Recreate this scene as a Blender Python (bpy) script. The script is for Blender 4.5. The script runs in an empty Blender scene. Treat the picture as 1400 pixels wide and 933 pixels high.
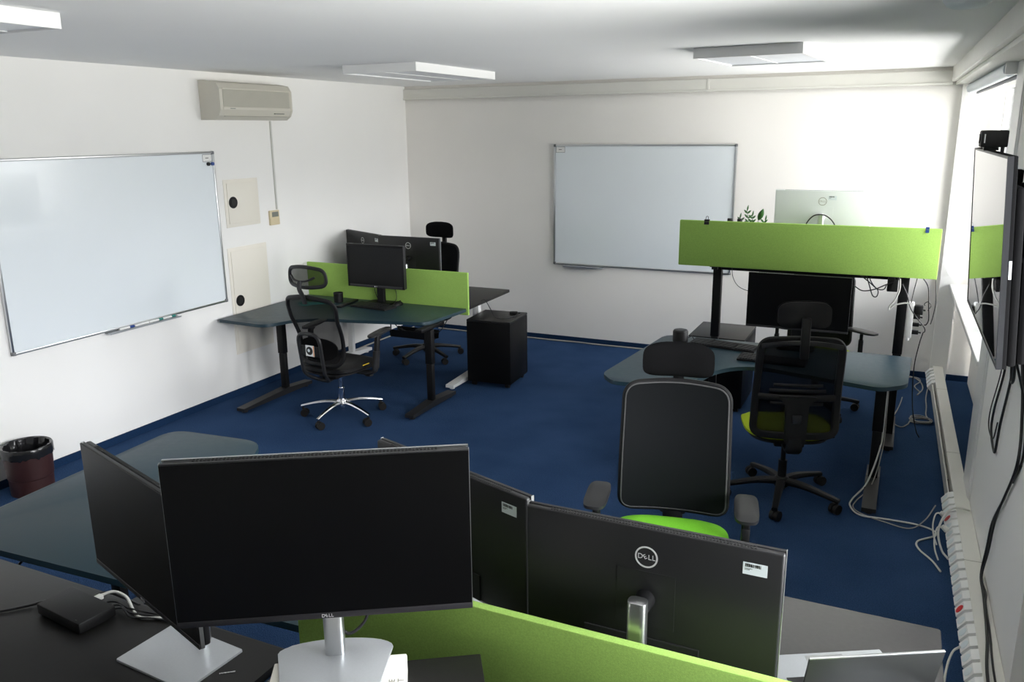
import bpy, bmesh, math, random
from mathutils import Vector, Matrix
random.seed(4)
S = bpy.context.scene
COL = S.collection
PI = math.pi
R = math.radians

# ------------------------------------------------------------------ materials
def new_mat(name):
    m = bpy.data.materials.new(name); m.use_nodes = True
    nt = m.node_tree
    return m, nt, nt.nodes.get('Principled BSDF'), nt.nodes.get('Material Output')

def mat(name, col, rough=0.5, metal=0.0, spec=0.5, noise=0.0, nscale=40.0, bump=0.0, bscale=200.0, coat=0.0, rvar=0.0):
    m, nt, b, o = new_mat(name)
    c = (col[0], col[1], col[2], 1.0)
    b.inputs['Base Color'].default_value = c
    b.inputs['Roughness'].default_value = rough
    b.inputs['Metallic'].default_value = metal
    b.inputs['Specular IOR Level'].default_value = spec
    b.inputs['Coat Weight'].default_value = coat
    tc = nt.nodes.new('ShaderNodeTexCoord')
    if noise > 0 or rvar > 0:
        n = nt.nodes.new('ShaderNodeTexNoise')
        n.inputs['Scale'].default_value = nscale; n.inputs['Detail'].default_value = 5
        nt.links.new(tc.outputs['Object'], n.inputs['Vector'])
        if noise > 0:
            r = nt.nodes.new('ShaderNodeValToRGB')
            r.color_ramp.elements[0].position = 0.3; r.color_ramp.elements[1].position = 0.7
            r.color_ramp.elements[0].color = tuple(x * (1 - noise) for x in col) + (1,)
            r.color_ramp.elements[1].color = tuple(min(1, x * (1 + noise)) for x in col) + (1,)
            nt.links.new(n.outputs['Fac'], r.inputs['Fac'])
            nt.links.new(r.outputs['Color'], b.inputs['Base Color'])
        if rvar > 0:
            mr = nt.nodes.new('ShaderNodeMapRange')
            mr.inputs['To Min'].default_value = max(0.02, rough - rvar); mr.inputs['To Max'].default_value = rough + rvar
            nt.links.new(n.outputs['Fac'], mr.inputs['Value']); nt.links.new(mr.outputs['Result'], b.inputs['Roughness'])
    if bump > 0:
        n2 = nt.nodes.new('ShaderNodeTexNoise')
        n2.inputs['Scale'].default_value = bscale; n2.inputs['Detail'].default_value = 3
        nt.links.new(tc.outputs['Object'], n2.inputs['Vector'])
        bp = nt.nodes.new('ShaderNodeBump'); bp.inputs['Strength'].default_value = bump; bp.inputs['Distance'].default_value = 0.003
        nt.links.new(n2.outputs['Fac'], bp.inputs['Height']); nt.links.new(bp.outputs['Normal'], b.inputs['Normal'])
    return m

def mesh_fabric(name, col, see):
    """open woven net: holes really let light through"""
    m, nt, b, o = new_mat(name)
    b.inputs['Base Color'].default_value = col + (1,); b.inputs['Roughness'].default_value = 0.75
    b.inputs['Specular IOR Level'].default_value = 0.12
    tr = nt.nodes.new('ShaderNodeBsdfTransparent'); mx = nt.nodes.new('ShaderNodeMixShader')
    mx.inputs['Fac'].default_value = see
    nt.links.new(b.outputs[0], mx.inputs[1]); nt.links.new(tr.outputs[0], mx.inputs[2]); nt.links.new(mx.outputs[0], o.inputs['Surface'])
    return m

def pane_glass(name, tint=1.0):
    m, nt, b, o = new_mat(name)
    tr = nt.nodes.new('ShaderNodeBsdfTransparent'); tr.inputs['Color'].default_value = (tint, tint, tint, 1); gl = nt.nodes.new('ShaderNodeBsdfGlossy'); gl.inputs['Roughness'].default_value = 0.02
    fr = nt.nodes.new('ShaderNodeFresnel'); fr.inputs['IOR'].default_value = 1.25
    mx = nt.nodes.new('ShaderNodeMixShader')
    nt.links.new(fr.outputs[0], mx.inputs['Fac']); nt.links.new(tr.outputs[0], mx.inputs[1]); nt.links.new(gl.outputs[0], mx.inputs[2])
    nt.links.new(mx.outputs[0], o.inputs['Surface'])
    return m

def carpet(name):
    m, nt, b, o = new_mat(name)
    tc = nt.nodes.new('ShaderNodeTexCoord')
    n = nt.nodes.new('ShaderNodeTexNoise'); n.inputs['Scale'].default_value = 190; n.inputs['Detail'].default_value = 4
    n2 = nt.nodes.new('ShaderNodeTexNoise'); n2.inputs['Scale'].default_value = 2.2; n2.inputs['Detail'].default_value = 6
    v = nt.nodes.new('ShaderNodeTexVoronoi'); v.inputs['Scale'].default_value = 170
    for k in (n, n2, v): nt.links.new(tc.outputs['Object'], k.inputs['Vector'])
    r = nt.nodes.new('ShaderNodeValToRGB')
    r.color_ramp.elements[0].position = 0.3; r.color_ramp.elements[1].position = 0.75
    r.color_ramp.elements[0].color = (0.0150, 0.038, 0.094, 1); r.color_ramp.elements[1].color = (0.047, 0.095, 0.200, 1)
    mx = nt.nodes.new('ShaderNodeMath'); mx.operation = 'MULTIPLY_ADD'; mx.inputs[1].default_value = 0.35; mx.inputs[2].default_value = 0.0
    ad = nt.nodes.new('ShaderNodeMath'); ad.operation = 'MULTIPLY_ADD'; ad.inputs[1].default_value = 0.65
    nt.links.new(n2.outputs['Fac'], mx.inputs[0]); nt.links.new(n.outputs['Fac'], ad.inputs[0]); nt.links.new(mx.outputs[0], ad.inputs[2])
    nt.links.new(ad.outputs[0], r.inputs['Fac']); nt.links.new(r.outputs[0], b.inputs['Base Color'])
    b.inputs['Roughness'].default_value = 0.95; b.inputs['Specular IOR Level'].default_value = 0.03
    bp = nt.nodes.new('ShaderNodeBump'); bp.inputs['Strength'].default_value = 0.6; bp.inputs['Distance'].default_value = 0.006
    nt.links.new(v.outputs['Distance'], bp.inputs['Height']); nt.links.new(bp.outputs['Normal'], b.inputs['Normal'])
    return m

def felt(name, a, bcol):
    m = mat(name, a, rough=0.95, spec=0.12, noise=0.10, nscale=240, bump=0.35, bscale=420)
    return m

M = dict(
    wall=mat('plaster_white', (0.89, 0.88, 0.855), 0.9, spec=0.2, noise=0.012, nscale=1.6, bump=0.08, bscale=90),
    wallb=mat('plaster_warm', (0.90, 0.875, 0.835), 0.9, spec=0.2, noise=0.012, nscale=1.6, bump=0.08, bscale=90),
    ceil=mat('ceiling_paint', (0.91, 0.91, 0.905), 0.92, spec=0.2, noise=0.01, nscale=1.2, bump=0.08, bscale=70),
    render=mat('grey_shade_wall', (0.42, 0.41, 0.39), 0.9, spec=0.2, noise=0.05, nscale=3, bump=0.2, bscale=60),  # for the added shading wall outside
    panel=mat('cream_panel_paint', (0.84, 0.80, 0.71), 0.6, noise=0.01, nscale=4),
    capgrey=mat('grey_corner_plastic', (0.17, 0.175, 0.18), 0.5),
    trim=mat('cream_trim', (0.74, 0.73, 0.68), 0.5, noise=0.015, nscale=5),
    winwhite=mat('window_frame_white', (0.82, 0.82, 0.81), 0.35),
    glass=pane_glass('window_glass'), dimglass=pane_glass('dimmed_window_glass', 0.79),  # second glass has an added tint, dims daylight through the first window
    carpet=carpet('blue_carpet'),
    base=mat('navy_carpet_strip', (0.008, 0.028, 0.075), 0.9, spec=0.15, noise=0.25, nscale=200),
    petrol=mat('petrol_linoleum', (0.012, 0.036, 0.050), 0.42, spec=0.45, noise=0.06, nscale=30, rvar=0.05),
    petroledge=mat('petrol_edge', (0.020, 0.045, 0.058), 0.35),
    anthracite=mat('anthracite_laminate', (0.045, 0.043, 0.041), 0.42, spec=0.5, noise=0.10, nscale=60, bump=0.05, bscale=300),
    pedblack=mat('black_cabinet_laminate', (0.0025, 0.0025, 0.0027), 0.5, spec=0.16, bump=0.05, bscale=300),
    dark=mat('black_brown_laminate', (0.009, 0.0085, 0.008), 0.42, spec=0.34, noise=0.12, nscale=60, bump=0.05, bscale=300),
    black=mat('black_powder_coat', (0.0045, 0.0045, 0.005), 0.5, spec=0.25, bump=0.05, bscale=500),
    plastic=mat('black_plastic', (0.006, 0.006, 0.0065), 0.5, spec=0.3, bump=0.04, bscale=600),
    softblack=mat('dark_grey_plastic', (0.014, 0.014, 0.015), 0.42, spec=0.4, bump=0.06, bscale=500),
    rubber=mat('caster_rubber', (0.008, 0.007, 0.0065), 0.6, spec=0.3),
    fabblack=mat('black_fabric', (0.0048, 0.0048, 0.0052), 0.9, spec=0.06, noise=0.25, nscale=300, bump=0.3, bscale=600),
    leather=mat('black_seat_cloth', (0.005, 0.005, 0.0055), 0.5, spec=0.3, bump=0.15, bscale=300),
    net=mesh_fabric('open_black_net', (0.0055, 0.0055, 0.0065), 0.22),
    netopen=mesh_fabric('wide_open_black_net', (0.0055, 0.0055, 0.0065), 0.48),
    netdense=mesh_fabric('dense_black_net', (0.0034, 0.0040, 0.0048), 0.03),
    lime=mat('lime_seat_fabric', (0.36, 0.46, 0.02), 0.85, spec=0.2, noise=0.1, nscale=250, bump=0.25, bscale=500),
    grass=mat('bright_green_seat_fabric', (0.17, 0.52, 0.03), 0.85, spec=0.2, noise=0.1, nscale=250, bump=0.25, bscale=500),
    felt=felt('green_felt', (0.335, 0.535, 0.122), None),
    chrome=mat('polished_chrome', (0.80, 0.80, 0.82), 0.13, metal=1.0),
    alu=mat('silver_aluminium', (0.62, 0.63, 0.64), 0.33, metal=1.0),
    darkalu=mat('dark_aluminium_lid', (0.16, 0.165, 0.165), 0.32, metal=0.9),
    silver=mat('silver_paint', (0.52, 0.54, 0.56), 0.38, metal=0.55, noise=0.02, nscale=200),
    monback=mat('monitor_back_black', (0.012, 0.012, 0.013), 0.42, bump=0.06, bscale=700),
    monwhite=mat('monitor_back_silver_white', (0.76, 0.79, 0.78), 0.4),
    screen=mat('dark_screen', (0.003, 0.003, 0.0032), 0.30, spec=0.28),
    gloss=mat('gloss_screen', (0.012, 0.012, 0.014), 0.015, spec=0.5),
    bezel=mat('screen_bezel', (0.022, 0.021, 0.024), 0.4),
    vent=mat('vent_dark', (0.006, 0.006, 0.006), 0.7),
    logo=mat('logo_silver', (0.75, 0.75, 0.75), 0.4, metal=0.3),
    paper=mat('white_paper', (0.82, 0.82, 0.80), 0.8),
    sticker=mat('pale_sticker', (0.70, 0.76, 0.78), 0.6),
    ink=mat('black_ink', (0.01, 0.01, 0.01), 0.7),
    ream=mat('cream_paper_wrap', (0.80, 0.77, 0.70), 0.6, noise=0.02, nscale=20),
    whiteboard=mat('whiteboard_enamel', (0.80, 0.85, 0.88), 0.18, spec=0.5, coat=0.2, noise=0.008, nscale=2),
    acbody=mat('aged_white_plastic', (0.60, 0.575, 0.50), 0.45, noise=0.02, nscale=4),
    acgrille=mat('grey_grille', (0.36, 0.355, 0.30), 0.6),
    beige=mat('beige_plastic', (0.68, 0.58, 0.38), 0.5),
    lcd=mat('lcd_grey', (0.22, 0.23, 0.20), 0.3),
    white=mat('white_plastic', (0.80, 0.80, 0.79), 0.4),
    whitem=mat('white_powder_coat', (0.76, 0.76, 0.75), 0.45),
    diffuser=mat('lamp_diffuser', (0.70, 0.73, 0.78), 0.3),
    red=mat('red_plastic', (0.65, 0.03, 0.03), 0.4),
    cablew=mat('white_cable', (0.62, 0.62, 0.58), 0.5),
    cableg=mat('grey_beige_cable', (0.36, 0.34, 0.31), 0.55),
    cableb=mat('black_cable', (0.012, 0.012, 0.013), 0.45),
    bin=mat('maroon_bin_plastic', (0.040, 0.013, 0.012), 0.45, noise=0.1, nscale=8),
    bag=mat('black_bin_bag', (0.012, 0.012, 0.013), 0.22, bump=0.9, bscale=28),
    leaf=mat('plant_leaf', (0.045, 0.14, 0.035), 0.4, noise=0.25, nscale=20),
    stem=mat('plant_stem', (0.07, 0.17, 0.05), 0.5),
    soil=mat('potting_soil', (0.03, 0.02, 0.014), 0.95, noise=0.4, nscale=60),
    blind=mat('pale_blind_tube', (0.60, 0.66, 0.70), 0.4),
    darkrail=mat('dark_grey_rail', (0.05, 0.055, 0.07), 0.4),
    teal=mat('teal_cloth', (0.03, 0.20, 0.17), 0.8, noise=0.2, nscale=80),
    blue=mat('blue_plastic', (0.02, 0.06, 0.25), 0.4),
    orange=mat('orange_print', (0.75, 0.30, 0.08), 0.5),
    yellow=mat('yellow_tag', (0.75, 0.50, 0.03), 0.6),
    keycap=mat('black_keycaps', (0.014, 0.014, 0.015), 0.45),
    pipe=mat('grey_piping', (0.045, 0.045, 0.045), 0.6),
    tvback=mat('matte_black_casing', (0.004, 0.004, 0.0045), 0.85, spec=0.08, bump=0.05, bscale=400),
    tvbez=mat('tv_bezel_grey', (0.018, 0.019, 0.022), 0.4, spec=0.35),
)

# ------------------------------------------------------------------ mesh builder
class MB:
    def __init__(self):
        self.bm = bmesh.new(); self.M = Matrix.Identity(4)
    def _v(self, p): return self.bm.verts.new(self.M @ Vector(p))
    def face(self, vs):
        try: return self.bm.faces.new(vs)
        except ValueError: return None
    def box(self, lo, hi, bev=0.0, seg=2):
        x0, y0, z0 = lo; x1, y1, z1 = hi
        b = bmesh.new()
        v = [b.verts.new(p) for p in ((x0,y0,z0),(x1,y0,z0),(x1,y1,z0),(x0,y1,z0),(x0,y0,z1),(x1,y0,z1),(x1,y1,z1),(x0,y1,z1))]
        for f in ((0,3,2,1),(4,5,6,7),(0,1,5,4),(1,2,6,5),(2,3,7,6),(3,0,4,7)): b.faces.new([v[i] for i in f])
        if bev > 0:
            bmesh.ops.bevel(b, geom=list(b.edges), offset=bev, segments=seg, profile=0.5, affect='EDGES')
        self._merge(b); return self
    def _merge(self, b):
        mp = {}
        for v in b.verts: mp[v] = self._v(v.co)
        for f in b.faces: self.face([mp[v] for v in f.verts])
        b.free()
    def cbox(self, c, s, bev=0.0, seg=2):
        return self.box([c[i] - s[i] / 2 for i in range(3)], [c[i] + s[i] / 2 for i in range(3)], bev, seg)
    def prism(self, pts, z0, z1, bev=0.0):
        """polygon (ccw) in xy extruded in z"""
        b = bmesh.new()
        lo = [b.verts.new((x, y, z0)) for x, y in pts]; hi = [b.verts.new((x, y, z1)) for x, y in pts]
        n = len(pts)
        b.faces.new(lo[::-1]); top = b.faces.new(hi)
        for i in range(n): b.faces.new((lo[i], lo[(i+1) % n], hi[(i+1) % n], hi[i]))
        if bev > 0:
            es = list(set(list(top.edges)))
            bmesh.ops.bevel(b, geom=es, offset=bev, segments=2, profile=0.5, affect='EDGES')
        bmesh.ops.recalc_face_normals(b, faces=list(b.faces))
        self._merge(b); return self
    def lathe(self, prof, n=28, c=(0, 0, 0), caps=True):
        rings = []
        for r, z in prof:
            rings.append([self._v((c[0] + r * math.cos(2*PI*i/n), c[1] + r * math.sin(2*PI*i/n), c[2] + z)) for i in range(n)])
        for a, b in zip(rings, rings[1:]):
            for i in range(n): self.face((a[i], a[(i+1) % n], b[(i+1) % n], b[i]))
        if caps:
            self.face(rings[0][::-1]); self.face(rings[-1])
        return self
    def cyl(self, a, b, r, n=16, r2=None):
        a = Vector(a); b = Vector(b); d = (b - a).normalized()
        u = d.orthogonal().normalized(); w = d.cross(u); r2 = r if r2 is None else r2
        A = [self._v(a + (u*math.cos(2*PI*i/n) + w*math.sin(2*PI*i/n)) * r) for i in range(n)]
        B = [self._v(b + (u*math.cos(2*PI*i/n) + w*math.sin(2*PI*i/n)) * r2) for i in range(n)]
        for i in range(n): self.face((A[i], A[(i+1) % n], B[(i+1) % n], B[i]))
        self.face(A[::-1]); self.face(B); return self
    def sweep(self, pts, rx, ry=None, n=8, closed=False, up=None, taper=None, square=False):
        """tube along pts; rx across, ry along the second axis; up fixes the section"""
        ry = rx if ry is None else ry
        P = [Vector(p) for p in pts]; N = len(P); rings = []
        prev = None
        for i in range(N):
            if closed: t = (P[(i+1) % N] - P[i-1]).normalized()
            else: t = (P[min(i+1, N-1)] - P[max(i-1, 0)]).normalized()
            if up is not None:
                u = Vector(up).cross(t)
                if u.length < 1e-4: u = t.orthogonal()
                u.normalize()
            else:
                u = prev - t * prev.dot(t) if prev is not None else t.orthogonal()
                if u.length < 1e-5: u = t.orthogonal()
                u.normalize(); prev = u
            w = t.cross(u)
            k = 1.0 if taper is None else taper[i] if isinstance(taper, (list, tuple)) else taper(i / (N - 1))
            ring = []
            for j in range(n):
                a = 2*PI*(j + 0.5)/n
                ca, sa = math.cos(a), math.sin(a)
                if square:
                    q = 4.0; f = (abs(ca)**q + abs(sa)**q) ** (-1/q); ca *= f; sa *= f
                ring.append(self._v(P[i] + u*ca*rx*k + w*sa*ry*k))
            rings.append(ring)
        m = N if closed else N - 1
        for i in range(m):
            a, b = rings[i], rings[(i+1) % N]
            for j in range(n): self.face((a[j], a[(j+1) % n], b[(j+1) % n], b[j]))
        if not closed:
            self.face(rings[0][::-1]); self.face(rings[-1])
        return self
    def pad(self, outline, front, back, rings=6, edge=None, warp=None):
        """solid cushion: outline [(a,b)] about the origin, front/back(r) give depth at ring radius r; warp(a,b,d)->xyz"""
        n = len(outline); cx = sum(p[0] for p in outline)/n; cy = sum(p[1] for p in outline)/n
        warp = warp or (lambda a, b, d: (a, b, d))
        def layer(fn):
            out = []
            for k in range(rings, 0, -1):
                s = k / rings
                out.append([self._v(warp(cx + (p[0]-cx)*s, cy + (p[1]-cy)*s, fn(s))) for p in outline])
            return out, self._v(warp(cx, cy, fn(0)))
        F, fc = layer(front); B, bc = layer(back)
        for L, c, fl in ((F, fc, False), (B, bc, True)):
            for k in range(rings - 1):
                for i in range(n):
                    q = (L[k][i], L[k][(i+1) % n], L[k+1][(i+1) % n], L[k+1][i]); self.face(q[::-1] if fl else q)
            for i in range(n):
                q = (L[-1][i], L[-1][(i+1) % n], c); self.face(q[::-1] if fl else q)
        for i in range(n): self.face((B[0][i], B[0][(i+1) % n], F[0][(i+1) % n], F[0][i]))
        return self
    def text(self, s, size, depth=0.0008, at=(0, 0, 0), spin=0.0, align='CENTER'):
        """raised letters in the xy plane"""
        cu = bpy.data.curves.new('lettering', 'FONT'); cu.body = s; cu.size = size; cu.extrude = depth
        cu.align_x = align; cu.align_y = 'CENTER'; cu.resolution_u = 3
        ob = bpy.data.objects.new('lettering', cu); COL.objects.link(ob)
        dg = bpy.context.evaluated_depsgraph_get(); dg.update()
        me = ob.evaluated_get(dg).to_mesh()
        T = Matrix.Translation(at) @ Matrix.Rotation(spin, 4, 'Z')
        vs = [self._v(T @ v.co) for v in me.vertices]
        for p in me.polygons: self.face([vs[i] for i in p.vertices])
        ob.evaluated_get(dg).to_mesh_clear()
        bpy.data.objects.remove(ob); bpy.data.curves.remove(cu)
        return self
    def build(self, name, m, parent=None, smooth=40, fix=True):
        if fix: bmesh.ops.recalc_face_normals(self.bm, faces=list(self.bm.faces))
        me = bpy.data.meshes.new(name); self.bm.to_mesh(me); self.bm.free()
        if smooth:
            for p in me.polygons: p.use_smooth = True
            me.set_sharp_from_angle(angle=R(smooth))
        me.materials.append(M[m] if isinstance(m, str) else m)
        o = bpy.data.objects.new(name, me); COL.objects.link(o)
        if parent: o.parent = parent
        return o

def thing(name, label, cat, loc=(0, 0, 0), rz=0.0, group=None):
    o = bpy.data.objects.new(name, None); COL.objects.link(o); o.empty_display_size = 0.1
    o.location = loc; o.rotation_euler = (0, 0, rz); o['label'] = label; o['category'] = cat
    if group: o['group'] = group
    return o
def tag(o, label, cat, group=None):
    o['label'] = label; o['category'] = cat
    if group: o['group'] = group
    return o
def struct(mb, name, m, smooth=0):
    o = mb.build(name, m, smooth=smooth); o['kind'] = 'structure'; return o
def lab(o, s): o['label'] = s; return o

def smoothpts(pts, k=6, closed=False):
    P = [Vector(p) for p in pts]; n = len(P); out = []
    rng = range(n) if closed else range(n - 1)
    for i in rng:
        p0 = P[i-1] if (closed or i > 0) else P[0]*2 - P[1]
        p1 = P[i]; p2 = P[(i+1) % n]
        p3 = P[(i+2) % n] if (closed or i + 2 < n) else P[-1]*2 - P[-2]
        for j in range(k):
            t = j / k
            out.append(0.5*((2*p1) + (p2-p0)*t + (2*p0-5*p1+4*p2-p3)*t*t + (3*p1-p0-3*p2+p3)*t**3))
    if not closed: out.append(P[-1])
    return out
def rrect(w, h, r, n=6, cx=0, cy=0):
    pts = []
    for sx, sy, a0 in ((1, 1, 0), (-1, 1, 90), (-1, -1, 180), (1, -1, 270)):
        for i in range(n + 1):
            a = R(a0 + 90*i/n)
            pts.append((cx + sx*(w/2 - r) + r*math.cos(a), cy + sy*(h/2 - r) + r*math.sin(a)))
    return pts
def round_poly(pts, rad, n=6):
    """polygon with corners rounded by rad[i]"""
    out = []; N = len(pts)
    for i in range(N):
        p = Vector((pts[i][0], pts[i][1])); a = Vector(pts[i-1][:2]) - p; b = Vector(pts[(i+1) % N][:2]) - p
        r = rad[i] if isinstance(rad, (list, tuple)) else rad
        if r <= 0: out.append((p.x, p.y)); continue
        la, lb = a.length, b.length; a.normalize(); b.normalize()
        d = min(r, la*0.49, lb*0.49)
        s, e = p + a*d, p + b*d
        for k in range(n + 1):
            t = k / n; q = s*(1-t)**2 + p*2*t*(1-t) + e*t*t
            out.append((q.x, q.y))
    return out
def cable(name, label, cat, pts, r, m, parent=None, group=None, k=7, closed=False):
    mb = MB(); mb.sweep(smoothpts(pts, k, closed), r, n=6, closed=closed)
    o = mb.build(name, m, parent, smooth=80)
    if parent is None: tag(o, label, cat, group)
    return o

# ------------------------------------------------------------------ the room
H = 2.614
YN = -9.2                      # near end of the room, behind the camera
WM = Matrix.Translation((5.29, 0, 0)) @ Matrix.Rotation(R(1.2), 4, 'Z')   # window wall frame: local x = depth into wall, local -y = along it
def wmb():
    mb = MB(); mb.M = WM.copy(); return mb
def wbox(mb, t0, t1, s0, s1, z0, z1, bev=0.0):
    return mb.box((s0, -t1, z0), (s1, -t0, z1), bev)
def W(t, s, z): return WM @ Vector((s, -t, z))

mb = MB(); mb.box((-0.15, YN - 0.15, -0.12), (6.1, 0.15, 0.0)); struct(mb, 'floor', 'carpet')
mb = MB(); mb.box((-0.15, YN - 0.15, H), (6.1, 0.15, H + 0.12)); struct(mb, 'ceiling', 'ceil')
mb = MB(); mb.box((-0.15, YN - 0.15, -0.12), (0, 0.15, H)); struct(mb, 'wall_left', 'wall')
mb = MB(); mb.box((0, 0, -0.12), (6.1, 0.15, H)); struct(mb, 'wall_back', 'wallb')
mb = MB(); mb.box((0, YN - 0.15, -0.12), (6.1, YN, H)); struct(mb, 'wall_near', 'wall')
NICHES = [(0.045, 2.65), (4.72, 6.7)]
mb = wmb()
wbox(mb, -0.05, 0.045, 0.0, 0.13, 0, H)              # corner pilaster
wbox(mb, 2.65, 4.72, 0.10, 0.46, 0, H)                # pier behind the screen
wbox(mb, 6.7, 9.4, 0.10, 0.46, 0, H)
for a, b in NICHES:
    wbox(mb, a, b, 0.30, 0.46, 0, 0.82)              # wall under the sill
    wbox(mb, a, b, 0.10, 0.46, 2.505, H)             # lintel
struct(mb, 'wall_right', 'wall')
mb = wmb(); wbox(mb, 0.0, 9.2, -0.085, 0.10, 2.50, H, 0.004); wbox(mb, 0.0, 9.2, -0.05, 0.10, 2.475, 2.50, 0.003); struct(mb, 'trim_1', 'trim')
mb = MB(); mb.box((0.0, -0.034, 2.475), (5.215, 0, 2.585), 0.004); mb.box((0.0, -0.042, 2.475), (5.215, 0, 2.492), 0.003)
mb.box((3.235, -0.040, 2.475), (3.255, 0, 2.588), 0.002); struct(mb, 'trim_2', 'trim')
mb = wmb(); wbox(mb, 2.65, 2.94, 0.086, 0.10, 0.13, 2.475, 0.004); wbox(mb, 2.94, 2.955, 0.092, 0.10, 0.10, 2.475, 0.002); struct(mb, 'trim_3', 'winwhite')
mb = MB(); mb.box((0, YN, 0), (0.012, 0, 0.052)); struct(mb, 'baseboard_left', 'base')
mb = MB(); mb.box((0.012, -0.012, 0), (5.29, 0, 0.052)); mb.box((5.42, -0.012, 0), (5.60, 0, 0.052)); struct(mb, 'baseboard_back', 'base')

for i, (a, b) in enumerate(NICHES):
    mb = wmb(); a0 = a
    z0, z1, s0, s1 = 0.852, 2.505, 0.30, 0.37
    wbox(mb, a, b, s0, s1, z0, z0 + 0.07, 0.006); wbox(mb, a, b, s0, s1, z1 - 0.07, z1, 0.006)
    n = 3
    for k in range(n + 1):
        c = a + (b - a) * k / n
        w = 0.06 if k in (0, n) else 0.10
        lo = max(a, c - w/2); hi = min(b, c + w/2)
        if k == 0: lo, hi = a, a + 0.06
        if k == n: lo, hi = b - 0.06, b
        wbox(mb, lo, hi, s0, s1, z0 + 0.07, z1 - 0.07, 0.006)
    wf = struct(mb, 'window_%d' % (i + 1), 'winwhite')
    for k in range(n):
        c0 = a + (b - a) * k / n + 0.05; c1 = a + (b - a) * (k + 1) / n - 0.05
        mb = wmb(); wbox(mb, c0, c1, 0.335, 0.339, z0 + 0.07, z1 - 0.07); g = mb.build('window_glass', 'glass' if i else 'dimglass', wf, smooth=0)
    mb = wmb(); wbox(mb, a0 + 0.0 if i else a0 - 0.02, b + 0.015, 0.075, 0.30, 0.82, 0.852, 0.006); struct(mb, 'trim_%d' % (4 + i), 'winwhite')
    ld = bpy.data.lights.new('daylight_portal', 'AREA'); ld.shape = 'RECTANGLE'; ld.size = z1 - z0; ld.size_y = b - a
    ld.cycles.is_portal = True
    lo = bpy.data.objects.new('daylight_portal', ld); COL.objects.link(lo)
    lo.location = W((a + b) / 2, 0.42, (z0 + z1) / 2); lo.rotation_euler = (0, R(90), R(1.2))

# added unseen wall outside, blocks window light to shade the back wall
mb = MB(); mb.box((5.95, -3.75, 0.9), (9.6, -3.30, 6.0)); struct(mb, 'added_shade_wall', 'render')

# socket trunking along the foot of the window wall
tk = thing('cable_trunking', 'long cream floor trunking lined with white angled sockets below the windows', 'cable trunking', (5.29, 0, 0), R(1.2))
mb = MB(); wbox(mb, 0.0, 9.0, 0.022, 0.098, 0.0, 0.125, 0.003)
mb.build('duct_body', 'trim', tk, smooth=0)
for t in (0.75, 2.2, 3.7, 5.2):
    mb = MB(); wbox(mb, t, t + 0.003, 0.0215, 0.0985, 0.0, 0.1258); mb.build('duct_joint', 'acgrille', tk, smooth=0)
mb = MB(); wbox(mb, 0.1, 8.6, -0.001, 0.005, 0.02, 0.105); wbox(mb, 0.1, 8.6, 0.004, 0.022, 0.018, 0.024)
mb.build('front_lip', 'trim', tk, smooth=0)
for q, (ss, zz, ph) in enumerate(((0.013, 0.055, 0.0), (0.0125, 0.080, 1.0))):
    mb = MB(); mb.sweep([(ss, -t, zz + 0.010*math.sin(t*5 + ph)) for t in [0.6 + 0.1*i for i in range(21)]], 0.0045, n=6)
    lab(mb.build('duct_cable', 'cableg', tk, 60), 'grey cable lying in the open trunking channel')
def socket(t, red=False):
    mb = MB()
    prof = [(0.0215, 0.128), (-0.006, 0.118), (-0.036, 0.078), (-0.008, 0.046), (0.0215, 0.046)]
    a = [mb._v((s, -(t - 0.036), z)) for s, z in prof]; b = [mb._v((s, -(t + 0.036), z)) for s, z in prof]
    mb.face(a); mb.face(b[::-1])
    for i in range(5): mb.face((a[i], b[i], b[(i+1) % 5], a[(i+1) % 5]))
    o = mb.build('socket', 'white', tk, smooth=0)
    mb = MB(); d = Vector((-0.8, 0, 0.6)); c = Vector((-0.021, -t, 0.098))
    mb.cyl(c - d*0.006, c + d*0.0012, 0.021, 20)
    p = mb.build('socket_face', 'red' if red else 'sticker', o, 40)
    if red: lab(p, 'red socket face')
ts = [0.14, 0.24, 0.34, 0.44, 0.54] + [2.90 + 0.095*k for k in range(22)]
for k, t in enumerate(ts): socket(t, red=(k in (8, 18)))

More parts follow.
